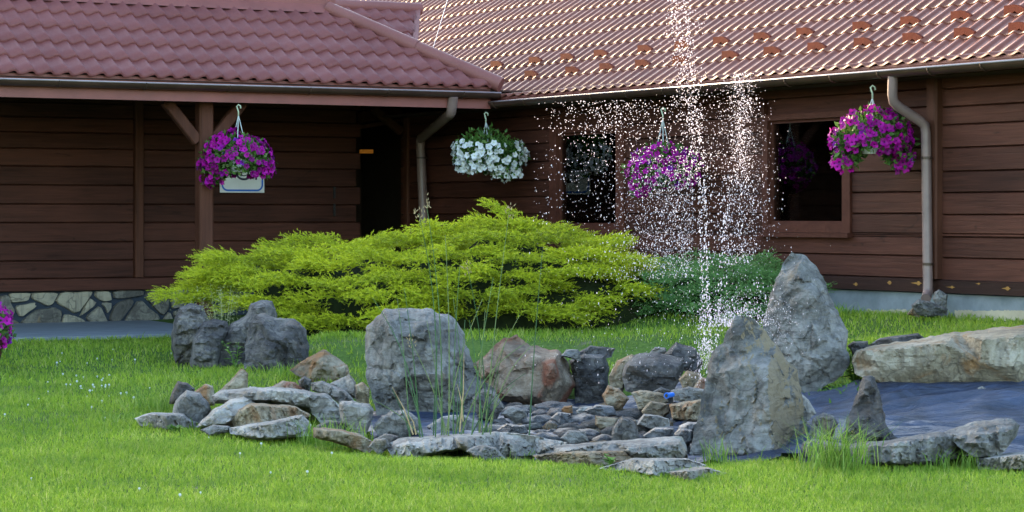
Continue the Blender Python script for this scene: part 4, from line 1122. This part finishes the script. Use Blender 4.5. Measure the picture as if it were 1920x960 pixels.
# ---------------------------------------------------------------- fountain
def drops():
    pts = []
    r = random.Random(12)
    def put(px, py, rad, dY=.25): pts.append((px, py, 17.0 + r.gauss(0, dY), rad * r.choice((.34, .40, .46, .46, .52, .62, .85))))
    ax = lambda y: 1326 - (650 - y) * .035 - max(0, 330 - y) * .09     # leaning main jet
    for _ in range(1500):
        y = r.uniform(-20, 660) if r.random() < .72 else r.uniform(-20, 330)
        sp = 5 + (9 if y > 330 else 15) * (1 + .4 * math.sin(y * .045)) * abs(r.gauss(0, 1)) * (.45 if y > 330 else 1)
        put(ax(y) + sp * r.choice((-1, 1)) * r.random() ** .6, y, r.choice([.0035, .0045, .006, .0075]))
    for _ in range(560):     # broad head of the jet
        y = r.gauss(200, 110)
        if y < -10 or y > 420: continue
        put(ax(y) - 8 + r.gauss(0, 20), y, r.choice([.004, .005, .0065]))
    for _ in range(2300):     # second jet falling back
        t = r.random(); y = 138 + 360 * t ** 1.05
        put(1392 - 22 * t + r.gauss(0, 12 + 30 * math.sin(min(1, t * 1.4) * 2.2) * .8), y, r.choice([.0028, .0035, .0045, .0055]))
    for _ in range(650):      # bright core of the second jet
        y = r.gauss(265, 50); put(1390 + r.gauss(0, 10), y, r.choice([.003, .004, .005, .006]), .12)
    for _ in range(240):
        y = r.uniform(330, 650); put(1366 - (y - 330) * .07 + r.gauss(0, 5), y, r.choice([.004, .005, .006]))
    for _ in range(1000):     # veil of drops drifting left, upper part
        x = r.gauss(1165, 75); y = 185 + abs(r.gauss(0, 65)) + .02 * (1300 - x)
        if x < 1000: continue
        put(x, y, r.choice([.0035, .0045, .0055, .0065]), .4)
    for _ in range(3400):     # lower veil
        x = 1300 - abs(r.gauss(0, 95)); y = r.uniform(290, 520) + (1300 - x) * .05
        if r.random() > .35 + .65 * (x - 1000) / 300: continue
        put(x, y, r.choice([.0022, .003, .0038, .0045]), .4)
    for _ in range(900):
        x = r.gauss(1250, 40); y = r.gauss(420, 55); put(x, y, r.choice([.0022, .003, .004]), .3)
    for _ in range(900):      # right hand mist
        put(r.gauss(1400, 30), r.gauss(420, 90), r.choice([.0022, .003, .0036]), .3)
    for _ in range(700):      # falling in front of the shrubs
        put(r.gauss(1230, 110), r.uniform(450, 720), r.choice([.0022, .003, .004]), .4)
    for _ in range(2000):     # splash
        a = r.uniform(0, math.pi); d = abs(r.gauss(0, 50)); put(1378 + d * math.cos(a), 612 - d * .75 * math.sin(a), r.choice([.0022, .003, .0038, .005]), .15)
    for _ in range(600):
        put(r.gauss(1325, 14), r.gauss(662, 30), r.choice([.003, .004, .006]), .12)
    for _ in range(500):
        put(r.gauss(1440, 35), r.gauss(620, 35), r.choice([.0022, .003]), .08)
    for _ in range(160):
        put(r.uniform(1000, 1130), r.uniform(280, 420), r.choice([.003, .004]), .4)
    bm = bmesh.new(); bmesh.ops.create_icosphere(bm, subdivisions=1, radius=1.0)
    tv = np.array([v.co[:] for v in bm.verts]); tf = np.array([[v.index for v in f.verts] for f in bm.faces]); bm.free()
    n = len(pts); V = np.zeros((n, len(tv), 3)); 
    for i, (px, py, Y, rad) in enumerate(pts):
        P = at(px, py, Y)
        st = 1.0 + (1.6 * r.random() if py > 330 else .15)
        V[i] = tv * (rad, rad, rad * st) + np.array(P)
    Fc = (tf[None] + (np.arange(n) * len(tv))[:, None, None]).reshape(-1, 3)
    return V.reshape(-1, 3), Fc
V, Fc = drops()
base_f = at(1345, 690, 17.0)
o = np_mesh('fountain_spray', V - np.array(base_f), Fc, M['drops'], smooth=True, loc=base_f)
tag(o, 'tall sparkling spray of water drops rising from the pond', 'fountain', kind='stuff')

# ---------------------------------------------------------------- vegetation helpers
def rotz(a): c_, s_ = np.cos(a), np.sin(a); return np.array([[c_, -s_, 0], [s_, c_, 0], [0, 0, 1]])
def blades(X, Y, Z, h, w_, lean, rs, seg=2):
    """curved blades; arrays in, verts/faces(tris) out"""
    n = len(X); ang = rs.uniform(0, 2 * np.pi, n); la = rs.uniform(0, 2 * np.pi, n)
    dx, dy = np.cos(ang) * w_ / 2, np.sin(ang) * w_ / 2
    lx, ly = np.cos(la) * lean * h, np.sin(la) * lean * h
    V = np.zeros((n, 5, 3))
    V[:, 0] = np.stack([X - dx, Y - dy, Z], 1); V[:, 1] = np.stack([X + dx, Y + dy, Z], 1)
    m = .55
    V[:, 2] = np.stack([X - dx * .8 + lx * .3, Y - dy * .8 + ly * .3, Z + h * m], 1); V[:, 3] = np.stack([X + dx * .8 + lx * .3, Y + dy * .8 + ly * .3, Z + h * m], 1)
    V[:, 4] = np.stack([X + lx, Y + ly, Z + h * (1 - .25 * lean)], 1)
    b = (np.arange(n) * 5)[:, None]
    Fc = np.concatenate([b + np.array([[0, 1, 3]]), b + np.array([[0, 3, 2]]), b + np.array([[2, 3, 4]])], 1).reshape(-1, 3)
    return V.reshape(-1, 3), Fc
# lawn
def lawn():
    rs = np.random.default_rng(3)
    Xs, Ys, Hs, Ws = [], [], [], []
    for (y0, y1, n, h0, wd) in ((11.4, 13.5, 135000, .034, .0040), (13.5, 16.5, 110000, .038, .0046), (16.5, 21, 95000, .045, .006), (21, 29.5, 85000, .05, .008)):
        Y = rs.uniform(y0, y1, n); X = rs.uniform(-1, 1, n) * (.215 * Y + .8)
        Xs.append(X); Ys.append(Y); Hs.append(h0 * rs.uniform(.55, 1.5, n)); Ws.append(wd * rs.uniform(.7, 1.3, n))
    X = np.concatenate(Xs); Y = np.concatenate(Ys); H = np.concatenate(Hs); W = np.concatenate(Ws)
    p, q = pq(X, Y)
    ok = ~in_poly(X, Y, POND) & (q > .08) & ((p > 2.97) | False)
    # worn patches behind the pond
    pn = np.array([noise.noise((x * .9, y * .9, 2.0)) for x, y in zip(X, Y)])
    worn = (Y > 19.3) & (Y < 22.5) & (X > -1.6) & (X < 2.2)
    ok &= ~(worn & (rs.random(len(X)) < .35 + .6 * (pn > .15)))
    H *= 1 + .45 * pn
    pn2 = np.array([noise.noise((x * 5.5, y * 5.5, 9.0)) for x, y in zip(X, Y)])
    H *= .92 + .5 * np.maximum(0, pn2); long_ = rs.random(len(X)) < .010; H[long_] *= 1.6; W[long_] *= 1.3
    X, Y, H, W = X[ok], Y[ok], H[ok], W[ok]
    Z = gz(X, Y) - .004
    V, Fc = blades(X, Y, Z, H, W, rs.uniform(.15, 1.0, len(X)), rs)
    r = np.repeat(np.clip(rs.normal(.5, .27, len(X)) + .12 * np.array([noise.noise((x * 2.7, y * 2.7, 7.0)) for x, y in zip(X, Y)]), 0, 1), 3)
    o = np_mesh('grass', V, Fc, M['grass'], rnd=r)
    tag(o, 'short green lawn grass round the rock garden', 'grass', kind='stuff')
lawn()
def tuft(label, px, py, n, h, spread, mat='tuft', name='grass_tuft', Y=None, lean=.55, wd=.006):
    rs = np.random.default_rng(int(px + py))
    Y = Y or ground_y(px, py); X = (px - 960) * Y / F
    x = rs.normal(0, spread, n); y = rs.normal(0, spread * .6, n)
    z = gz(x + X, y + Y) - float(gz(X, Y))
    hh_ = h * rs.uniform(.45, 1.1, n)
    V, Fc = blades(x, y, z, hh_, wd * rs.uniform(.7, 1.3, n), rs.uniform(.1, lean, n), rs)
    o = np_mesh(name, V, Fc, M[mat], rnd=np.repeat(rs.random(n), 3), loc=(X, Y, float(gz(X, Y)) - .01))
    return tag(o, label, 'grass tuft')
tuft('big bright grass tuft right of the peaked rock at the front', 1565, 886, 260, .36, .11, lean=.9)
tuft('tall loose grass tuft at the left end of the stone pile', 300, 775, 170, .26, .14, lean=.9)
tuft('small grass tuft left of the flat pale stone', 240, 795, 90, .13, .07, lean=1.0)
tuft('seeding grass clump in front of the long tan stone', 620, 838, 150, .24, .12, lean=.5)
tuft('low grass tuft before the long flat front stone', 850, 858, 170, .13, .18, lean=.9)
tuft('grass tuft before the bluish half round stone', 990, 868, 160, .12, .16, lean=.9)
tuft('thin grass tuft against the foot of the peaked rock', 1350, 876, 60, .22, .06, lean=.5)
tuft('grass tuft in front of the long rounded stone on the right', 1790, 882, 150, .17, .16, lean=.8)
tuft('low grass tuft at the foot of the smooth dark boulder', 560, 705, 140, .15, .16, lean=.7)
tuft('thin tall grass tuft sprouting from the green juniper', 1410, 520, 26, .55, .16, Y=23.9, lean=.9, wd=.012)
tuft('grass tuft at the house base left of the downspout', 1578, 583, 60, .17, .08, Y=22.9, lean=.8, wd=.01)
tuft('tuft of ground cover under the tall pointed rock', 1590, 712, 160, .10, .12, Y=17.75, mat='weed', lean=1.0, wd=.02)

# clover blossoms in the lawn
bm = bmesh.new(); bmesh.ops.create_icosphere(bm, subdivisions=2, radius=.011)
for v in bm.verts: v.co += v.normal * .003 * noise.noise(v.co * 300); v.co.z += .045
bmesh.ops.create_cone(bm, segments=5, radius1=.0015, radius2=.0015, depth=.045, matrix=Matrix.Translation((0, 0, .022)))
cme = bpy.data.meshes.new('clover_blossom'); bm.to_mesh(cme); bm.free(); cme.materials.append(M['whitep'])
rp = random.Random(9)
for i in range(64):
    if i < 40: px, py = rp.gauss(170, 85), rp.gauss(735, 22)
    elif i < 50: px, py = rp.uniform(60, 330), rp.uniform(655, 690)
    else: px, py = rp.uniform(0, 700), rp.uniform(750, 950)
    Y = ground_y(px, py); X = (px - 960) * Y / F
    o = link_mesh('clover_blossom', cme, None, (X, Y, float(gz(X, Y))))
    o.scale = (rp.uniform(.5, .9),) * 3
    tag(o, 'tiny white clover blossom standing in the left lawn', 'clover', 'white clover blossoms in the lawn')

# ---------------------------------------------------------------- junipers
def pad_template(rs, n_sprig, L, Wd, leaf, per):
    """a flat plume: sprigs fanned along a drooping branch; returns tri verts, tip, rnd"""
    V, T, R = [], [], []
    for _ in range(n_sprig):
        t = rs.random() ** .75
        ang = rs.normal(0, .75)
        base = np.array([t * L * .85, rs.normal(0, Wd * .42 * (1 - .55 * t)), .05 * math.sin(t * 2.6) + rs.normal(0, .018) - .05 * t * t])
        d = np.array([math.cos(ang), math.sin(ang), rs.normal(.22, .28)]); d /= np.linalg.norm(d)
        ln = leaf * rs.uniform(2.2, 4.2)
        side = np.cross(d, [0, 0, 1]); side /= np.linalg.norm(side) + 1e-9; up = np.cross(side, d)
        rr = rs.random()
        for k in range(per):
            f = (k + .5) / per
            p = base + d * ln * f - np.array([0, 0, .25 * ln * f * f])
            a = rs.uniform(0, 2 * np.pi)
            o_ = side * math.cos(a) + up * math.sin(a)
            ld = d * .8 + o_ * .75 * (1 - .4 * f); ld /= np.linalg.norm(ld)
            w_ = np.cross(ld, o_); w_ /= np.linalg.norm(w_) + 1e-9
            lf = leaf * rs.uniform(.7, 1.25) * (1 - .3 * f)
            V += [p - w_ * leaf * .13, p + w_ * leaf * .13, p + ld * lf]
            tt = .15 + .55 * f
            T += [tt * .5, tt * .5, min(1, tt + .25)]; R.append(min(1, max(0, rr * .7 + .3 * rs.random() * (.4 + t))))
    return np.array(V), np.array(T), np.array(R)
def interp(x, pts):
    return float(np.interp(x, [p[0] for p in pts], [p[1] for p in pts]))
def juniper(label, top, bottom, Yline, depth, n_pads, mat, seed, L=.42, Wd=.30, leaf=.034, per=11, n_sprig=78, extra=(), yfrac=.5):
    rs = np.random.default_rng(seed)
    x0, x1 = top[0][0], top[-1][0]
    tmpl = [pad_template(rs, n_sprig, L, Wd, leaf, per) for _ in range(7)]
    Vs, Ts, Rs = [], [], []
    xm = (x0 + x1) / 2; Ym = interp(xm, Yline)
    org = Vector(((xm - 960) * Ym / F, Ym, float(gz((xm - 960) * Ym / F, Ym))))
    # solid dark mound, its near-black colour painting the shade between plumes
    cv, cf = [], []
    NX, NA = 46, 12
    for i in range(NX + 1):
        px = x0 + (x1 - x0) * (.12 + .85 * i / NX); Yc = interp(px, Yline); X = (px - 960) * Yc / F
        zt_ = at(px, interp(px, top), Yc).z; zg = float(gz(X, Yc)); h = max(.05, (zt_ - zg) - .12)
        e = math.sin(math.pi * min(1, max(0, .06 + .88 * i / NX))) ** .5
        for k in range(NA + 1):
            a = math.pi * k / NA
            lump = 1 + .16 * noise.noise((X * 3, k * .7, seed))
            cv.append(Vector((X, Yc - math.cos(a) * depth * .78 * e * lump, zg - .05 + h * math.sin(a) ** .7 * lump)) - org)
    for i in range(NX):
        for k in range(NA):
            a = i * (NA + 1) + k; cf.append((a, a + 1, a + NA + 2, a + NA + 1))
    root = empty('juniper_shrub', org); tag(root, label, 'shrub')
    np_mesh('shade_core', [tuple(v) for v in cv], cf, M['core'], root, smooth=True)
    def place(P, yaw, pitch, roll, sc, bright):
        V, T, R = tmpl[rs.integers(len(tmpl))]
        m = (Matrix.Rotation(yaw, 3, 'Z') @ Matrix.Rotation(-pitch, 3, 'Y') @ Matrix.Rotation(roll, 3, 'X'))
        m = np.array(m) * sc
        Vs.append(V @ m.T + np.array(P - org)); Ts.append(T); Rs.append(np.clip(R + bright, 0, 1))
    clusters = []; tries = 0
    while len(clusters) < n_pads and tries < 9000:
        tries += 1
        px = x0 + (x1 - x0) * rs.random(); Yc = interp(px, Yline); X = (px - 960) * Yc / F
        zt_ = at(px, interp(px, top), Yc).z; zg = float(gz(X, Yc)); h = max(.10, zt_ - zg)
        e = math.sin(math.pi * min(1, max(0, .04 + .92 * (px - x0) / (x1 - x0)))) ** .7
        a = rs.beta(1.2, 1.5) * math.pi * .8
        hz = zg + (h - .05) * math.sin(max(.08, a)) ** .8
        Yp = Yc - math.cos(a) * depth * e
        sy = HOR - (hz - CZ) * F / Yp
        if bottom and sy > interp(px, bottom): continue
        if any(((X - c[0]) / (L * 1.25)) ** 2 + ((hz - c[2]) / (L * .41)) ** 2 + ((Yp - c[1]) / (L * 1.0)) ** 2 < 1 for c in clusters): continue
        clusters.append((X, Yp, hz, a, px))
    for X, Yp, hz, a, px in clusters:
        out = math.atan2(-math.cos(a * .9) - .15, rs.normal(0, .5) + (px - xm) / (x1 - x0) * 2.2)
        tn = np.array([-math.sin(out), math.cos(out)])
        br = rs.normal(0, .17); wsp = L * rs.uniform(.9, 1.5)
        npd = 6
        for k in range(npd):
            t = (k + .5) / npd * 2 - 1 + rs.normal(0, .08)
            P = Vector((X + tn[0] * t * wsp - math.cos(out) * L * (.35 + .25 * t * t), Yp + tn[1] * t * wsp * .8 - math.sin(out) * L * (.35 + .25 * t * t), hz - .09 * t * t * L / .42 + rs.normal(0, .014)))
            place(P, out + t * .55, rs.normal(.10, .09) + (.12 if a > 1.2 else 0), rs.normal(0, .12) , rs.uniform(.75, 1.15), br + rs.normal(0, .06))
    for (px, py, dY, yaw, pitch, sc) in extra:   # branches that stand out
        Yc = interp(px, Yline) + dY
        place(at(px, py, Yc), yaw, pitch, 0, sc, .05)
    V = np.concatenate(Vs); n = len(V) // 3
    np_mesh('foliage', V, np.arange(n * 3).reshape(-1, 3), M[mat], root, rnd=np.concatenate(Rs), tip=np.concatenate(Ts))
    return root
TOPG = [(378, 560), (388, 512), (410, 482), (430, 470), (455, 466), (520, 473), (570, 460), (610, 452), (640, 462), (700, 456), (760, 452), (830, 440), (875, 438), (905, 420), (935, 412), (970, 418), (1010, 430), (1060, 440), (1120, 458), (1180, 472), (1225, 495), (1250, 535)]
BOTG = [(290, 556), (360, 566), (440, 574), (480, 594), (560, 612), (700, 622), (1000, 618), (1120, 604), (1200, 575), (1250, 548)]
juniper('wide spreading golden yellow juniper shrub in front of the house', TOPG, BOTG, [(300, 24.6), (600, 24.9), (1000, 24.6), (1250, 24.2)], 1.25, 130, 'gold', 4,
        extra=[(940, 440, -.2, math.radians(165), .5, .95), (960, 415, -.2, math.radians(160), .6, .9), (905, 455, -.3, math.radians(172), .38, 1.0), (985, 425, -.2, math.radians(150), .5, .9), (1010, 440, -.3, math.radians(150), .4, .9), (345, 553, -.5, math.radians(185), .05, .8), (355, 560, -.6, math.radians(190), .0, .8), (630, 470, -.3, math.radians(120), .5, .8)])
TOPN = [(1175, 540), (1200, 505), (1240, 490), (1300, 482), (1350, 480), (1400, 487), (1440, 497), (1470, 530), (1480, 560)]
juniper('lower dark green juniper shrub behind the water spray', TOPN, None, [(1175, 24.4), (1300, 24.0), (1480, 23.3)], .62, 90, 'jgreen', 9, L=.26, Wd=.24, leaf=.026, per=10, n_sprig=46)

# ---------------------------------------------------------------- petunias
def flower_tmpl(rs):
    """five lobed funnel; returns verts, tris, midx (0 petal, 1 throat)"""
    V = [(0, 0, -.022)]; n = 15
    for rad, z in ((.009, -.004),):
        for k in range(n): a = 2 * np.pi * k / n; V.append((rad * np.cos(a), rad * np.sin(a), z))
    for k in range(n):
        a = 2 * np.pi * k / n; lob = .037 + .006 * np.cos(5 * a); V.append((lob * np.cos(a), lob * np.sin(a), .004 * np.cos(5 * a + 1) + .006 * rs.normal()))
    Fc, Mi = [], []
    for k in range(n):
        j = (k + 1) % n
        Fc.append((0, 1 + k, 1 + j)); Mi.append(1)
        Fc += [(1 + k, 1 + n + k, 1 + n + j), (1 + k, 1 + n + j, 1 + j)]; Mi += [0, 0]
    return np.array(V), np.array(Fc), np.array(Mi)
def leaf_tmpl():
    V = np.array([(0, 0, 0), (.018, .012, .004), (.018, -.012, .004), (.045, 0, -.004)])
    return V, np.array([(0, 1, 2), (1, 3, 2)])
def basis(d, rs):
    d = d / np.linalg.norm(d); a = np.cross(d, rs.normal(size=3)); a /= np.linalg.norm(a); b = np.cross(d, a)
    return np.stack([a, b, d], 1)      # columns: template z -> d
def petunias(parent, rx, rz_top, rz_bot, n_fl, n_lf, petal, throat, seed, drape=()):
    rs = np.random.default_rng(seed); ft = [flower_tmpl(rs) for _ in range(4)]; lv, lf = leaf_tmpl()
    lump = rs.normal(size=(6, 3)); lump /= np.linalg.norm(lump, axis=1)[:, None]
    def surf(is_leaf=False):
        if drape and rs.random() < .28:
            c_, r_ = drape[rs.integers(len(drape))]
            d = rs.normal(size=3); d /= np.linalg.norm(d)
            return np.array(c_) + d * np.array(r_) * rs.uniform(.6, 1), d
        while True:
            d = rs.normal(size=3); d /= np.linalg.norm(d)
            if d[2] > -.75 and (petal != 'whitep' or d[2] < .45 or is_leaf): break
        bump = 1 + .26 * np.max(lump @ d) - .18 + .05 * rs.normal()
        P = d * np.array([rx, rx * .85, rz_top if d[2] > 0 else rz_bot]) * bump
        return P, d
    V, Fc, R = [], [], []; b = 0
    for i in range(n_lf):
        P, d = surf(True); P = P * rs.uniform(.55, 1.0)
        B = basis(d * .6 + rs.normal(size=3) * .5 + np.array([0, 0, .3]), rs); Q = np.stack([B[:, 2], B[:, 0], B[:, 1]], 1)
        s_ = rs.uniform(.8, 1.7)
        V.append(lv * s_ @ Q.T + P); Fc.append(lf + b); b += 4; R += [rs.random()] * 2
    np_mesh('leaves', np.concatenate(V), np.concatenate(Fc), M['leaf'], parent, rnd=R)
    V, Fc, R, Mi = [], [], [], []; b = 0; used = []
    gap = rs.normal(size=3); gap[2] = -.1; gap /= np.linalg.norm(gap)
    tries = 0
    while len(used) < n_fl and tries < 6000:
        tries += 1
        P, d = surf()
        if any(np.sum((P - u) ** 2) < .037 ** 2 for u in used): continue
        used.append(P)
        dd = d * np.array([1, 1, .6]) + np.array([0, -.25, .15]) + rs.normal(size=3) * .22
        B = basis(dd, rs); v, f, mi = ft[rs.integers(4)]
        V.append((v * rs.uniform(.78, 1.12)) @ B.T + P * 1.04); Fc.append(f + b); b += len(v); R += [rs.random()] * len(f); Mi += list(mi)
    np_mesh('blossoms', np.concatenate(V), np.concatenate(Fc), [M[petal], M[throat]], parent, rnd=R, midx=Mi)
def basket(label, hook_w, centre, rx, rt, rb, petal, throat, seed, n_fl, drape=(), whitepot=True, n_lf=2000):
    root = empty('hanging_basket', centre); tag(root, label, 'flower basket', 'hanging petunia baskets under the eaves')
    h = Vector(hook_w) - Vector(centre)
    mb = MB(); pr_ = [(.08, -.13), (.105, -.02), (.11, .0), (.10, .0), (.07, -.11)]
    n_ = 18
    mb.loft([[Vector((r_ * math.cos(2*math.pi*k/n_), r_ * math.sin(2*math.pi*k/n_), z)) for k in range(n_)] for r_, z in pr_])
    mb.build('pot', M['white'], root, smooth='angle')
    for k in range(3):
        a = 2 * math.pi * k / 3 + .5
        mb = MB(); mb.tube([h - Vector((0, 0, .09)), (.13 * math.cos(a), .13 * math.sin(a), -.01)], .005, 6); mb.build('cord', M['cord'], root)
    mb = MB(); mb.tube([h + Vector((.025, 0, -.02)), h + Vector((.022, 0, .008)), h + Vector((0, 0, .022)), h + Vector((-.018, 0, .002)), h + Vector((-.008, 0, -.03)), h + Vector((0, 0, -.055)), h + Vector((0, 0, -.10))], .009, 6)
    mb.build('hook', M['hook'], root, smooth=True)
    petunias(root, rx, rt, rb, n_fl, n_lf, petal, throat, seed, drape)
    return root
def H(t): return hw(*t)
pL = EAVE_P - .02
basket('purple petunia basket hanging in front of the porch post and sign', H(LW(447, 200, pL)), H(LW(447, 300, pL)), .39, .33, .22, 'purple', 'throat', 1, 230, [((-.28, 0, -.16), (.13, .12, .14)), ((.30, 0, -.10), (.10, .12, .10))])
basket('white petunia basket hanging at the inner corner of the roofs', H(RW(911, 214, .6)), H(RW(918, 290, .6)), .40, .30, .28, 'whitep', 'whitet', 2, 230, [((.18, -.1, -.2), (.2, .12, .1)), ((-.25, -.1, -.12), (.14, .1, .1))])
basket('purple petunia basket seen through the water drops between the windows', H(RW(1243, 206, EAVE_Q)), H(RW(1243, 318, EAVE_Q)), .35, .28, .22, 'purple', 'throat', 3, 210, [((-.22, 0, -.16), (.13, .12, .12))])
basket('purple petunia basket hanging over the right window beside the downspout', H(RW(1636, 165, EAVE_Q)), H(RW(1634, 262, EAVE_Q)), .36, .27, .17, 'purple', 'throat', 4, 220, [((-.25, 0, -.16), (.13, .12, .14)), ((.28, 0, -.18), (.12, .12, .12))])
# the petunia tub cut by the left edge of the picture
P = at(-38, 625, 22.5)
root = empty('petunia_tub', (P.x, P.y, float(gz(P.x, P.y)))); tag(root, 'purple petunias in a tub at the left edge of the lawn', 'flower tub')
zz_ = P.z - root.location.z
mb = MB(); n_ = 20
mb.loft([[Vector((r_ * math.cos(2*math.pi*k/n_), r_ * math.sin(2*math.pi*k/n_), z)) for k in range(n_)] for r_, z in ((.16, 0), (.22, zz_ - .08), (.23, zz_ - .05), (.2, zz_ - .05))])
mb.build('tub', M['post'], root, smooth='angle')
hold = empty('plant', (0, 0, zz_)); hold.parent = root
petunias(hold, .27, .28, .22, 150, 900, 'purple', 'throat', 6)

# ---------------------------------------------------------------- rushes, weeds
def rushes():
    rs = random.Random(4)
    X0, Y0 = (860 - 960) * 16.2 / F, 16.2
    root = empty('rush_clump', (X0, Y0, float(gz(X0, Y0)))); tag(root, 'clump of tall thin dark green rushes standing in front of the block rock', 'rushes')
    org = root.location.copy()
    st = [((815, 795), (785, 400), .3), ((828, 790), (800, 385), .2), ((840, 790), (835, 440), .1), ((850, 800), (862, 500), .1), ((905, 800), (955, 395), .05), ((912, 810), (935, 700), 0), ((990, 815), (1017, 470), .05), ((915, 790), (876, 500), .2), ((800, 780), (700, 560), .35), ((770, 810), (745, 560), .1), ((790, 815), (758, 540), .1),
          ((830, 815), (905, 560), .25), ((850, 815), (990, 640), .5), ((862, 815), (985, 700), .4), ((880, 815), (925, 520), .1), ((890, 815), (975, 590), .3), ((900, 800), (945, 650), .1), ((848, 810), (770, 640), .2), ((838, 812), (800, 600), .1), ((862, 812), (872, 600), .1),
          ((870, 812), (850, 560), .15), ((812, 812), (822, 610), .05), ((898, 812), (910, 580), .1), ((845, 812), (900, 690), .3), ((822, 815), (690, 745), .3), ((905, 815), (1005, 640), .45), ((800, 815), (760, 700), .15), ((855, 815), (860, 690), .0), ((910, 815), (880, 600), .1), ((780, 812), (735, 730), .2), ((885, 815), (965, 720), .3), ((868, 815), (840, 700), .1)]
    for i, ((bx_, by_), (tx, ty), bend) in enumerate(st):
        Y = 16.2 + rs.uniform(-.25, .35)
        a = at(bx_, by_, Y); a.z = float(gz(a.x, a.y)) - .02; b = at(tx, ty, Y + rs.uniform(-.2, .2))
        pts = []
        for k in range(9):
            t = k / 8; p = a.lerp(b, t); sg = 1 if tx > bx_ else -1
            p.x -= sg * bend * .22 * math.sin(math.pi * t) * (b - a).length * .5
            p.z += bend * .25 * math.sin(math.pi * t) * (b - a).length
            pts.append(p - org)
        mb = MB(); mb.tube(pts, [.0052 * (1 - .72 * k / 8) for k in range(9)], 5, rnd=rs.random())
        s_ = mb.build('stem', M['rush'], root, smooth=True)
        if i in (0, 1, 4, 7, 17):
            mb = MB(); e = pts[-1] if i != 0 else pts[-1]
            for k in range(14):
                d = Vector((rs.gauss(0, .014), rs.gauss(0, .014), rs.gauss(-.01, .022))); q_ = e + d
                mb.tube([q_, q_ + Vector((rs.gauss(0, .008), rs.gauss(0, .008), .016))], [.004, .001], 4)
            mb.build('seed_head', M['seed'], s_)
    for (bx_, by_, tx, ty) in ((862, 810, 870, 660), (775, 815, 735, 725), (780, 815, 765, 775), (868, 790, 857, 720)):
        a = at(bx_, by_, 16.1) - org; b = at(tx, ty, 16.1) - org
        mb = MB(); mb.tube([a, a.lerp(b, .5) + Vector((.01, 0, .01)), b], [.005, .004, .001], 5); mb.build('dry_stem', M['seed'], root)
rushes()
def weed(label, px, py, h, n_stem, leaf_l, leaf_w, seed, Y=None, name='weed', per=16, mat='weed', spread=.5):
    rs = np.random.default_rng(seed); Y = Y or ground_y(px, py); X = (px - 960) * Y / F
    root = empty(name, (X, Y, float(gz(X, Y)))); tag(root, label, 'plant')
    V, R = [], []
    for s_ in range(n_stem):
        az = rs.uniform(0, 2 * np.pi); ln = (rs.uniform(.1, spread) if n_stem > 1 else .08); hs = h * rs.uniform(.65, 1.0) if s_ else h
        top = np.array([math.cos(az) * ln * hs, math.sin(az) * ln * hs * .6, hs])
        mb = MB(); mb.tube([(0, 0, -.02), tuple(top * np.array([.4, .4, .55])), tuple(top)], [.006, .004, .002], 5, rnd=.4); mb.build('stem', M[mat], root)
        for k in range(per):
            t = .12 + .88 * k / per; p = np.array([top[0] * t * (.6 + .4 * t), top[1] * t * (.6 + .4 * t), top[2] * t])
            a = k * 2.4 + rs.normal(0, .3); d = np.array([math.cos(a), math.sin(a) * .8, rs.normal(.35, .25)]); d /= np.linalg.norm(d)
            w_ = np.cross(d, [0, 0, 1]); w_ /= np.linalg.norm(w_); L_ = leaf_l * rs.uniform(.6, 1.15) * (1.1 - .5 * t)
            m_ = p + d * L_ * .5
            V += [p, m_ + w_ * leaf_w / 2, p + d * L_ - np.array([0, 0, L_ * .2]), p, p + d * L_ - np.array([0, 0, L_ * .2]), m_ - w_ * leaf_w / 2]; R += [rs.random()] * 2
    n = len(V) // 3
    np_mesh('leaves', np.array(V), np.arange(n * 3).reshape(-1, 3), M[mat], root, rnd=R)
weed('upright leafy weed in front of the dark rock group', 443, 692, .26, 2, .10, .03, 1, Y=22.0)
weed('tall thistle like weed right of the tall pointed rock', 1605, 640, .40, 5, .12, .025, 2, Y=18.4, per=18, spread=.45)
weed('bushy dark weed behind the small grey stone', 1625, 640, .20, 14, .09, .02, 3, Y=18.55, per=16, mat='leaf', spread=1.2)
weed('broad leaved weed at the lawn edge before the right stones', 1725, 880, .12, 3, .09, .04, 4, per=8)
weed('dock leaves at the front of the long flat stone', 940, 866, .09, 4, .08, .035, 5, per=7, spread=.9)
weed('low leafy weed at the foot of the flat pale stone', 330, 815, .07, 8, .06, .03, 6, per=8, spread=1.3)
weed('broad leaved weed near the block rock base', 1150, 880, .10, 4, .07, .03, 7, per=7, spread=.9)
def plume(label, px, py, Y, seed):
    rs = np.random.default_rng(seed); X, Yy, Z = at(px, py, Y)
    g0 = float(gz(X, Y)); root = empty('plume_grass', (X, Y, g0)); tag(root, label, 'grass')
    V, R = [], []
    for s_ in range(26):
        tx, tz = rs.normal(.0, .16), rs.uniform(.45, .78); top = np.array([tx - .05, rs.normal(-.1, .08), tz])
        mb = MB() if s_ < 12 else None
        if mb: mb.tube([(tx * .3, 0, .1), tuple(top * np.array([.7, .6, .7])), tuple(top)], [.003, .002, .001], 4, rnd=.7); mb.build('stem', M['straw'], root)
        for k in range(45):
            p = top * (1 - .35 * rs.random()) + rs.normal(0, .03, 3); d = rs.normal(0, .009, 3); e = rs.normal(0, .004, 3)
            V += [p, p + d, p + e]; R.append(rs.random())
    n = len(V) // 3; np_mesh('plumes', np.array(V), np.arange(n * 3).reshape(-1, 3), M['straw'], root, rnd=R)
plume('pale feathery grass arching over the dark rock group', 415, 650, 23.4, 3)
